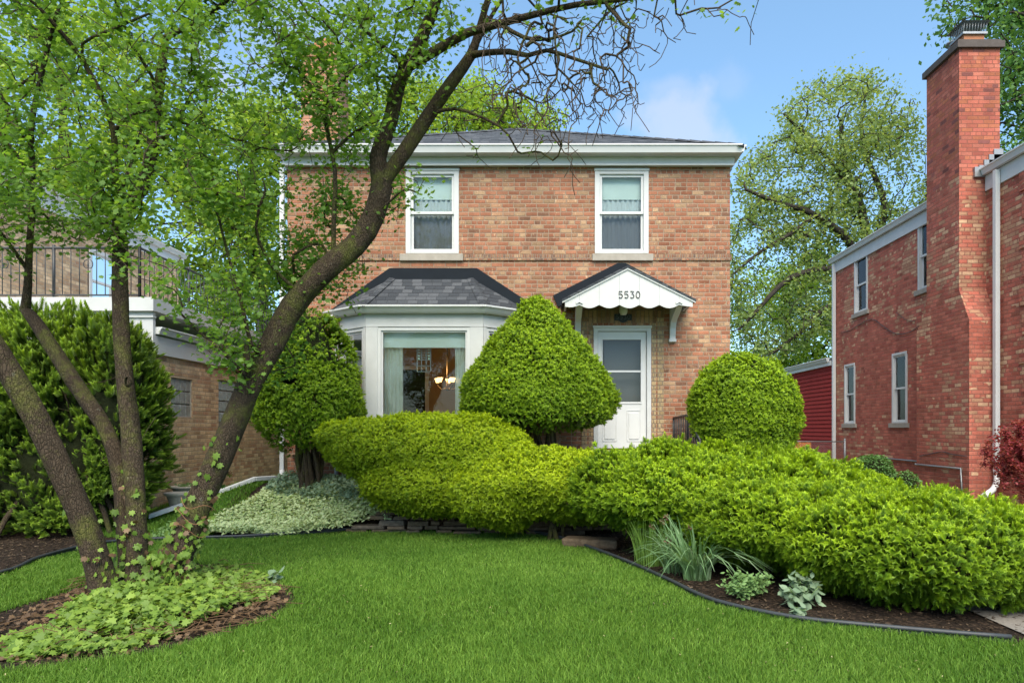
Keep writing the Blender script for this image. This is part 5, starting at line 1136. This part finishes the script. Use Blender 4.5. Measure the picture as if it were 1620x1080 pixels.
for (hx_, hy_, par, Yd) in ((1031, 832, d2, 6.95), (1048, 824, d2, 6.95), (1055, 817, d2, 6.95), (1090, 835, dc, 6.8), (1111, 833, dc, 6.8), (1057, 856, d2, 6.9)):
    hp = P(hx_, hy_, Yd); b0 = wloc(par); b = MB(); b.tube([(b0.x+rng.normal()*.05, Yd, 0), ((b0.x+hp[0])/2+.03, Yd, hp[2]*.6), (hp[0]+.02, Yd, hp[2]+.02), hp], .004, 5); b.build('stalk', m_strap, par)
    n = 14; scatter('withered_flower', *OVAL, np.array(hp)+rng.normal(size=(n, 3))*.012, rand_rot(n), rng.uniform(.02, .045, n), m_dead, par)
def leafy(name, px, py, n, hgt, rad, size, mat, label, nst=14):
    c_ = G(px, py); t = empty(name, (c_[0], c_[1], 0), label, 'plant'); b = MB(); pos = []; 
    for i in range(nst):
        a = rng.uniform(0, 6.28); r_ = rad*rng.uniform(.2, 1); h = hgt*rng.uniform(.6, 1)*(1-.3*r_/rad); tp_ = np.array([c_[0]+r_*math.cos(a), c_[1]+r_*math.sin(a)*.8, h]); b0 = np.array([c_[0]+r_*.25*math.cos(a), c_[1]+r_*.2*math.sin(a), 0]); b.tube([b0, (b0+tp_)/2+np.array([0, 0, .03]), tp_], .003, 4)
        for j in range(n//nst): u = rng.uniform(.25, 1.05); pos.append(b0*(1-u)+tp_*u+rng.normal(size=3)*.012)
    b.build('stem', m_perennial, t); m_ = len(pos); scatter('leaves', *OVAL, np.array(pos), rot_leaf(m_, (0, -.2, 1), .7, .15), rng.uniform(size[0], size[1], m_), mat, t)
leafy('perennial_plant', 1183, 945, 900, .26, .24, (.028, .055), m_perennial, 'bushy bright green perennial in the dark soil right of the daffodils', 24)
leafy('perennial_plant', 1268, 960, 170, .34, .20, (.06, .10), m_sage, 'open grey green plant with broad pointed leaves under the nearest yew', 13)
leafy('perennial_plant', 1253, 972, 26, .08, .12, (.06, .09), m_sage, 'flat low seedling with broad grey green leaves at the lawn edging', 5)
leafy('perennial_plant', 425, 922, 26, .17, .12, (.06, .10), m_sage, 'pale silvery seedling sticking up at the right end of the ivy bed', 5)
# ------------------------------------------------------------------ the multi trunk tree in front
def PP(lst, D): return [np.array(P(x, y, d)) for (x, y), d in zip(lst, D)]
def wid(lst, D, k=1.0): return [w_*d/F/2*k for w_, d in zip(lst, D)]
tr = empty('maple_tree', (-3.85, 6.25, 0), 'large tree with four leaning mossy trunks rising from the ivy bed at the left', 'tree')
T = Tree(); trunks = []
D = [6.0, 6.0, 5.95, 5.85, 5.75, 5.65, 5.5, 5.3]; L_ = [(172, 960), (160, 915), (135, 830), (95, 740), (45, 640), (-5, 555), (-70, 450), (-140, 320)]
trunks.append(T.path(PP(L_, D), wid([58, 50, 46, 44, 44, 42, 40, 34], D, .80)))
D = [6.3, 6.3, 6.35, 6.4, 6.5, 6.6, 6.65]; L_ = [(208, 950), (200, 880), (192, 770), (172, 690), (115, 600), (60, 515), (40, 490)]
trunks.append(T.path(PP(L_, D), wid([50, 34, 32, 31, 32, 27, 22], D, .73)))
D = [6.2, 6.2, 6.2, 6.25, 6.3, 6.4, 6.5, 6.6, 6.7, 6.8, 6.9, 7.0]; L_ = [(214, 955), (216, 900), (216, 810), (208, 700), (197, 590), (190, 480), (190, 390), (192, 342), (222, 300), (240, 240), (246, 180), (262, 60)]
trunks.append(T.path(PP(L_, D), wid([56, 44, 38, 40, 33, 32, 29, 30, 27, 24, 24, 15], D, .73)))
D = [6.45, 6.45, 6.5, 6.55, 6.6, 6.65, 6.7, 6.7, 6.7, 6.7, 6.7]; L_ = [(262, 925), (285, 870), (318, 790), (357, 700), (395, 610), (430, 545), (462, 485), (510, 432), (562, 388), (592, 340), (604, 290)]
tD = T.path(PP(L_, D), wid([62, 50, 46, 44, 42, 42, 42, 40, 40, 38, 38], D, .88)); trunks.append(tD)
tset = set(i for t_ in trunks for i in t_)
limbs = []
def limb(L_, D, W_, **k): ids = T.branch(PP(L_, D), wid(W_, D, .9), **k); limbs.append(ids); return ids
limb([(603, 295), (598, 250), (618, 190), (632, 130), (655, 85), (680, 30), (700, -30)], [6.7, 6.7, 6.65, 6.6, 6.5, 6.4, 6.3], [30, 30, 26, 24, 24, 20, 16])
limb([(604, 292), (640, 240), (680, 180), (715, 130), (745, 88), (757, 50), (772, 0), (785, -30)], [6.7, 6.7, 6.7, 6.6, 6.6, 6.6, 6.5, 6.4], [26, 26, 24, 22, 18, 12, 11, 9])
limb([(655, 105), (690, 80), (740, 52), (790, 38), (850, 22), (910, 8), (980, 0), (1060, -12)], [6.5, 6.4, 6.3, 6.2, 6.0, 5.9, 5.8, 5.7], [18, 17, 15, 13, 11, 10, 8, 6])
limb([(742, 92), (765, 84), (805, 82), (835, 88), (865, 80), (905, 92), (960, 110)], [6.6, 6.5, 6.3, 6.2, 6.1, 6.0, 6.0], [13, 11, 10, 8, 7, 6, 5])
limb([(635, 125), (632, 95), (600, 70), (570, 40), (555, 30)], [6.6, 6.5, 6.4, 6.3, 6.2], [9, 8, 7, 5, 4])
limb([(622, 185), (628, 140), (640, 100)], [6.65, 6.5, 6.4], [8, 7, 5])
limb([(676, 182), (720, 172), (760, 185), (790, 200)], [6.7, 6.6, 6.5, 6.4], [7, 6, 5, 4])
limb([(745, 88), (775, 30), (800, -10)], [6.6, 6.5, 6.4], [9, 7, 6])
limb([(790, 38), (830, 60), (870, 62), (905, 50)], [6.2, 6.1, 6.0, 5.9], [8, 7, 5, 4])
limb([(192, 345), (182, 290), (180, 210), (160, 150), (120, 80), (60, 10)], [6.6, 6.5, 6.4, 6.3, 6.2, 6.0], [14, 11, 10, 9, 8, 6])
limb([(182, 205), (200, 185), (235, 175)], [6.4, 6.3, 6.3], [7, 6, 4]); limb([(160, 110), (130, 70), (170, 50), (240, 20)], [6.3, 6.2, 6.1, 6.0], [6, 5, 5, 4])
limb([(190, 318), (210, 250), (225, 200)], [6.6, 6.4, 6.3], [6, 5, 4])
limb([(42, 492), (44, 450), (46, 400), (52, 300), (50, 200), (70, 100), (90, 20)], [6.65, 6.6, 6.55, 6.5, 6.4, 6.3, 6.2], [16, 13, 11, 10, 9, 8, 6])
limb([(45, 420), (10, 380), (-30, 330)], [6.6, 6.4, 6.2], [7, 6, 5]); limb([(50, 300), (30, 250), (-10, 200)], [6.5, 6.4, 6.3], [6, 5, 4])
limb([(530, 412), (528, 350), (530, 270), (515, 190), (525, 150), (560, 110)], [6.7, 6.6, 6.5, 6.4, 6.3, 6.2], [9, 8, 7, 7, 6, 4])
limb([(515, 190), (495, 140), (470, 110)], [6.4, 6.3, 6.2], [6, 5, 4]); limb([(528, 250), (560, 210), (600, 190)], [6.5, 6.4, 6.4], [6, 5, 4])
limb([(420, 560), (398, 545), (380, 470), (360, 400), (345, 340)], [6.6, 6.4, 6.3, 6.2, 6.1], [8, 7, 6, 5, 4])
limb([(395, 600), (385, 590), (350, 555), (310, 520), (285, 495)], [6.6, 6.4, 6.2, 6.1, 6.0], [7, 6, 5, 5, 4])
limb([(395, 605), (392, 585), (390, 545)], [6.6, 6.45, 6.4], [12, 11, 9])
limb([(480, 455), (430, 420), (405, 360), (420, 300)], [6.7, 6.5, 6.3, 6.2], [7, 6, 5, 4])
limb([(240, 230), (280, 190), (320, 120)], [6.8, 6.6, 6.5], [8, 7, 5]); limb([(246, 170), (240, 120), (200, 60)], [6.9, 6.8, 6.6], [8, 6, 5]); limb([(262, 60), (320, 30), (360, 0)], [7.0, 6.8, 6.6], [9, 8, 7])
limb([(604, 330), (615, 320), (640, 300), (660, 305)], [6.7, 6.6, 6.5, 6.4], [4, 4, 3, 3])
lset = set(i for l in limbs for i in l)
leafT = np.concatenate([boxpts(430, -80, 330, -60, 330, 5.4, 7.8), boxpts(110, -80, 200, 250, 385, 5.6, 7.4), boxpts(330, 300, 600, -50, 330, 5.6, 7.6, lambda x, y: ~((x > 560) & (y > 240))),
    boxpts(110, 330, 560, 300, 470, 5.8, 7.2, lambda x, y: (y < 470-(x-330)*.1)), boxpts(70, 280, 470, 440, 590, 5.8, 6.8, lambda x, y: (y < 600) & (x > 250+(y-440)*.6)),
    boxpts(60, 560, 720, -50, 130, 5.8, 6.9), boxpts(45, 430, 560, 30, 230, 5.7, 7.2), boxpts(120, -80, 420, -230, -60, 5.2, 7.6), boxpts(130, 420, 900, -260, -55, 5.4, 7.2), boxpts(40, 880, 1100, -150, -40, 5.4, 6.4), boxpts(14, 590, 680, 270, 345, 6.2, 6.7), boxpts(22, 470, 580, 385, 470, 6.1, 6.6), boxpts(10, 180, 300, 380, 470, 5.4, 6.0)])
_px = HX+leafT[:, 0]/leafT[:, 1]*F; _py = HY-(leafT[:, 2]-EYE)/leafT[:, 1]*F; _k = (_px > 400) & (_px < 640) & (_py > 200) & (_py < 600)
_Y = np.where(_k, rng.uniform(7.0, 8.0, len(leafT)), leafT[:, 1]); leafT = leafT[~_k | (rng.random(len(_k)) < .75)] if False else np.stack([(_px-HX)/F*_Y, _Y, EYE+(HY-_py)/F*_Y], 1)
E1 = T.grow(leafT, seg=.11, wob=.40, upw=.25)
sparse = np.concatenate([boxpts(50, 700, 1010, -30, 70, 5.6, 6.6), boxpts(14, 1060, 1225, -30, 38, 5.4, 5.9), boxpts(26, 700, 880, 120, 260, 6.3, 6.9)])
E2 = T.grow(sparse, seg=.10, wob=.5, upw=.1)
bare = np.concatenate([boxpts(520, 760, 1010, 20, 200, 5.5, 6.6, lambda x, y: y < 215-abs(x-880)*.35), boxpts(190, 800, 1005, 120, 270, 5.6, 6.4, lambda x, y: y < 250-abs(x-900)*.5), boxpts(40, 980, 1090, 0, 100, 5.5, 6.0, lambda x, y: y < 110-(x-980)*.4)])
T.grow(bare, seg=.07, wob=.42, upw=-.3, droop=.16, lift=.04)
small = np.array([e[:] for e in T.p])[rng.choice(np.arange(len(T.p)-2500, len(T.p)), 500)]+rng.normal(size=(500, 3))*np.array([.12, .12, .12])-np.array([0, 0, .07]); T.grow(small, seg=.05, wob=.4, upw=-.3, droop=.2)
T.radii(.0034, 2.55)
for t_ in trunks:
    s_ = set(t_); T.mesh('trunk', m_bark, tr, sides=22, rough=.035, only=s_)
T.mesh('branches', m_bark, tr, lo=.0075, sides=9, only=set(range(len(T.p)))-tset); T.mesh('twigs', m_twig, tr, lo=0, hi=.0075, sides=5, only=set(range(len(T.p)))-tset)
s1 = T.leafspots(E1, 6, 5, .095); s2 = T.leafspots(E2, 3, 1, .03); sp_ = np.concatenate([s1, s2]); n = len(sp_)
scatter('crown', *LOB, sp_, rot_leaf(n, (0, -.35, 1), .95, .5), rng.uniform(.026, .058, n), m_leaf, tr)
# stub ends and the knot hole
b = MB(); k0 = P(205, 603, 6.13); b.lathe([(.03, 0), (.045, .02), (.03, .035)], (0, 0, 0), 12); vv = np.array(b.v); vv = np.stack([vv[:, 0]*.8, -vv[:, 2], vv[:, 1]*1.3], 1)+np.array(k0); b.v = [tuple(x) for x in vv]; b.build('knot', m_bark, tr)
# ivy climbing the foot of the trunks
tI = []
for ids, n_, rr in ((trunks[3], 300, .17), (trunks[2], 110, .14), (trunks[1], 60, .12), (trunks[0], 50, .13)):
    for _ in range(n_):
        i = ids[min(len(ids)-1, int(abs(rng.normal())*4))]; a = rng.uniform(0, 6.28); r_ = T.r[i]+.015; tI.append(T.p[i]+np.array([math.cos(a)*r_, math.sin(a)*r_, rng.uniform(-.05, .08)]))
for _ in range(170): tI.append(np.array(P(rng.uniform(225, 300), rng.uniform(870, 940), 6.15+rng.uniform(-.1, .15))))
tI = np.array(tI); n = len(tI); tag(scatter('climbing_ivy', *LOB, tI, rot_leaf(n, (0, -1, .3), .6, .8), rng.uniform(.04, .075, n), m_ivy), 'ivy leaves climbing the feet of the leaning trunks', 'ivy', kind='stuff')
tI = tI[rng.random(n) < .3]+rng.normal(size=(int(0), 3)).sum() if False else tI[::4]+np.array([.02, -.03, .01]); n = len(tI)
tag(scatter('dead_ivy', *LOB, tI, rot_leaf(n, (0, -1, .2), .9, .9), rng.uniform(.035, .06, n), m_dead), 'withered brown ivy leaves hanging on the feet of the trunks', 'leaves', kind='stuff')
tI = np.array([T.p[i]+np.array([.10*random.uniform(-1, 1), -T.r[i]-.01, 0]) for i in trunks[3][6:40] for _ in range(3)]); tI = tI[rng.random(len(tI)) < .22]; n = len(tI)
tag(scatter('trunk_sprouts', *LOB, tI, rot_leaf(n, (0, -1, .5), .5, .5), rng.uniform(.02, .06, n), m_leaf), 'few small green leaves sprouting on the bark of the right leaning trunk', 'leaves', kind='stuff')
b = MB()
for i in range(3):
    q = T.p[trunks[3][min(len(trunks[3])-1, 4+i)]]; b.tube([(q[0]+math.cos(a)*.165, q[1]+math.sin(a)*.17, q[2]+.04*math.sin(a*3+i*2)-.02*i-.06*math.cos(a)) for a in np.linspace(-3.0+.2*i, -.2, 14)], .0028, 4)
tag(b.build('dead_vine', simple('dead_vine_bark', (.24, .12, .07), .9, .1, .3)), 'dry brown vine wrapped across the right leaning trunk', 'vine', kind='stuff')
# ------------------------------------------------------------------ trees behind
def bigtree(name, label, base, Yb, hand, targets, leafmat, lsize, per, back, seg, tip, r_tr, group=None, jit=.15, wob=.3, lift=.05, wk=.85):
    t = empty(name, base, label, 'tree', group); B = Tree(); first = True
    for L_, D, W_ in hand:
        if first: ids = B.path(PP(L_, D), wid(W_, D, wk), step=seg); first = False; ts = set(ids)
        else: B.branch(PP(L_, D), wid(W_, D, wk), step=seg)
    E_ = B.grow(targets, seg=seg, wob=wob, upw=.3, lift=lift); B.radii(tip, 2.3)
    B.mesh('trunk', m_bark_far, t, sides=6)
    s_ = B.leafspots(E_, back, per, jit); n = len(s_); scatter('crown', *DIA, s_, rand_rot(n, None, 1.2), rng.uniform(lsize[0], lsize[1], n), leafmat, t); return t
def blobpts(n, ells, Y0, Y1):
    out_ = []
    for (cx_, cy_, a, b_, w_) in ells:
        k = int(n*w_); d = rng.normal(size=(k, 2)); d /= np.linalg.norm(d, axis=1, keepdims=True); r = rng.random(k)**.42; x = cx_+d[:, 0]*r*a; y = cy_+d[:, 1]*r*b_; Y = rng.uniform(Y0, Y1, k); out_.append(np.stack([(x-HX)/F*Y, Y, EYE+(HY-y)/F*Y], 1))
    return np.concatenate(out_)
c5 = [28]*5
bigtree('oak_tree', 'broad spreading oak with dark limbs and sparse new leaves between the two houses', (12.5, 28, 0), 28,
    [([(1375, 720), (1378, 560), (1385, 470), (1375, 400), (1362, 330), (1335, 250), (1330, 190)], [28]*7, [30, 26, 22, 17, 14, 9, 6]),
     ([(1385, 460), (1345, 385), (1290, 340), (1230, 320), (1180, 300)], [28, 27, 26.5, 26, 26], [14, 12, 10, 8, 5]),
     ([(1378, 400), (1400, 330), (1372, 250), (1362, 200), (1370, 150)], [28, 28.5, 29, 29, 29], [12, 10, 8, 6, 4]),
     ([(1372, 245), (1395, 215), (1430, 185)], [29, 29, 29], [6, 5, 4]), ([(1355, 310), (1300, 240), (1260, 200), (1240, 180)], [28, 27.5, 27, 27], [8, 6, 5, 4]),
     ([(1385, 440), (1320, 425), (1250, 440), (1190, 500), (1170, 520)], [28, 27, 26, 26, 26], [12, 10, 9, 6, 4]), ([(1300, 345), (1250, 370), (1200, 400), (1165, 430)], [26.5, 26, 26, 26], [8, 6, 5, 4]),
     ([(1380, 500), (1320, 480), (1260, 530), (1220, 560)], [28, 27, 27, 27], [12, 9, 7, 5]), ([(1385, 430), (1430, 380), (1460, 330)], [28, 28, 28], [9, 7, 5])],
    blobpts(1500, [(1345, 190, 110, 75, .22), (1260, 300, 110, 85, .24), (1400, 290, 90, 110, .18), (1225, 440, 100, 130, .25), (1330, 420, 90, 110, .15)], 25.5, 30.5), m_leaf_olive, (.09, .19), 7, 4, .5, .013, .3, jit=.24, wob=.22, lift=.12, wk=.95)
bigtree('leafy_tree', 'bright green tree filling the gap low behind the round yew and burgundy addition', (10.5, 36, 0), 36,
    [([(1235, 720), (1238, 600), (1245, 520), (1240, 450)], [36]*4, [16, 12, 9, 5])], blobpts(520, [(1240, 520, 100, 110, .4), (1215, 630, 80, 70, .25), (1300, 490, 80, 100, .35)], 34, 38), m_leaf_bg, (.12, .24), 11, 4, .5, .02, .3, jit=.35)
bigtree('maple_tree', 'dense dark green tree rising behind the red brick chimney', (17, 25, 0), 25,
    [([(1640, 720), (1640, 450), (1635, 250), (1630, 100), (1620, 0)], [25]*5, [34, 28, 20, 12, 6])], np.concatenate([blobpts(420, [(1620, 110, 75, 190, .6), (1700, 60, 120, 200, .4)], 23, 27), boxpts(70, 1485, 1570, -60, 130, 23, 25, lambda x, y: (y < 60) | (x > 1540))]), m_leaf_dark, (.11, .24), 9, 4, .45, .02, .3, jit=.28)
bigtree('leafy_tree', 'tall bright green tree behind the tan brick house at the far left', (-18, 24, 0), 24,
    [([(60, 720), (70, 500), (90, 350), (100, 200), (90, 60)], [24]*5, [34, 28, 22, 14, 8]), ([(90, 360), (160, 260), (220, 180)], [24]*3, [14, 9, 5]), ([(90, 330), (20, 240), (-40, 180)], [24]*3, [14, 9, 5])],
    blobpts(600, [(80, 180, 190, 180, .55), (210, 300, 140, 110, .25), (-40, 320, 110, 120, .2)], 21.5, 27), m_leaf_bg, (.12, .25), 11, 4, .5, .02, .3, jit=.33)
bigtree('leafy_tree', 'bright green tree behind the salmon chimney and the left roof edge', (-9.5, 27, 0), 27,
    [([(420, 720), (415, 500), (405, 350), (400, 220)], [27]*4, [30, 24, 18, 8]), ([(410, 400), (340, 320), (300, 250)], [27]*3, [12, 8, 5])],
    blobpts(560, [(380, 260, 120, 110, .4), (360, 400, 110, 110, .3), (500, 200, 110, 60, .15), (310, 480, 70, 80, .15)], 24.5, 29), m_leaf_bg, (.12, .25), 11, 4, .5, .02, .3, jit=.33)
bigtree('leafy_tree', 'rounded green tree top showing above the ridge of the orange brick house', (-2.5, 33, 0), 33,
    [([(770, 720), (765, 400), (760, 230), (750, 170)], [33]*4, [26, 20, 12, 6])], blobpts(380, [(720, 165, 110, 45, .5), (830, 195, 80, 25, .25), (640, 180, 90, 60, .25)], 31, 35), m_leaf_bg, (.12, .24), 9, 4, .5, .02, .3, jit=.3)
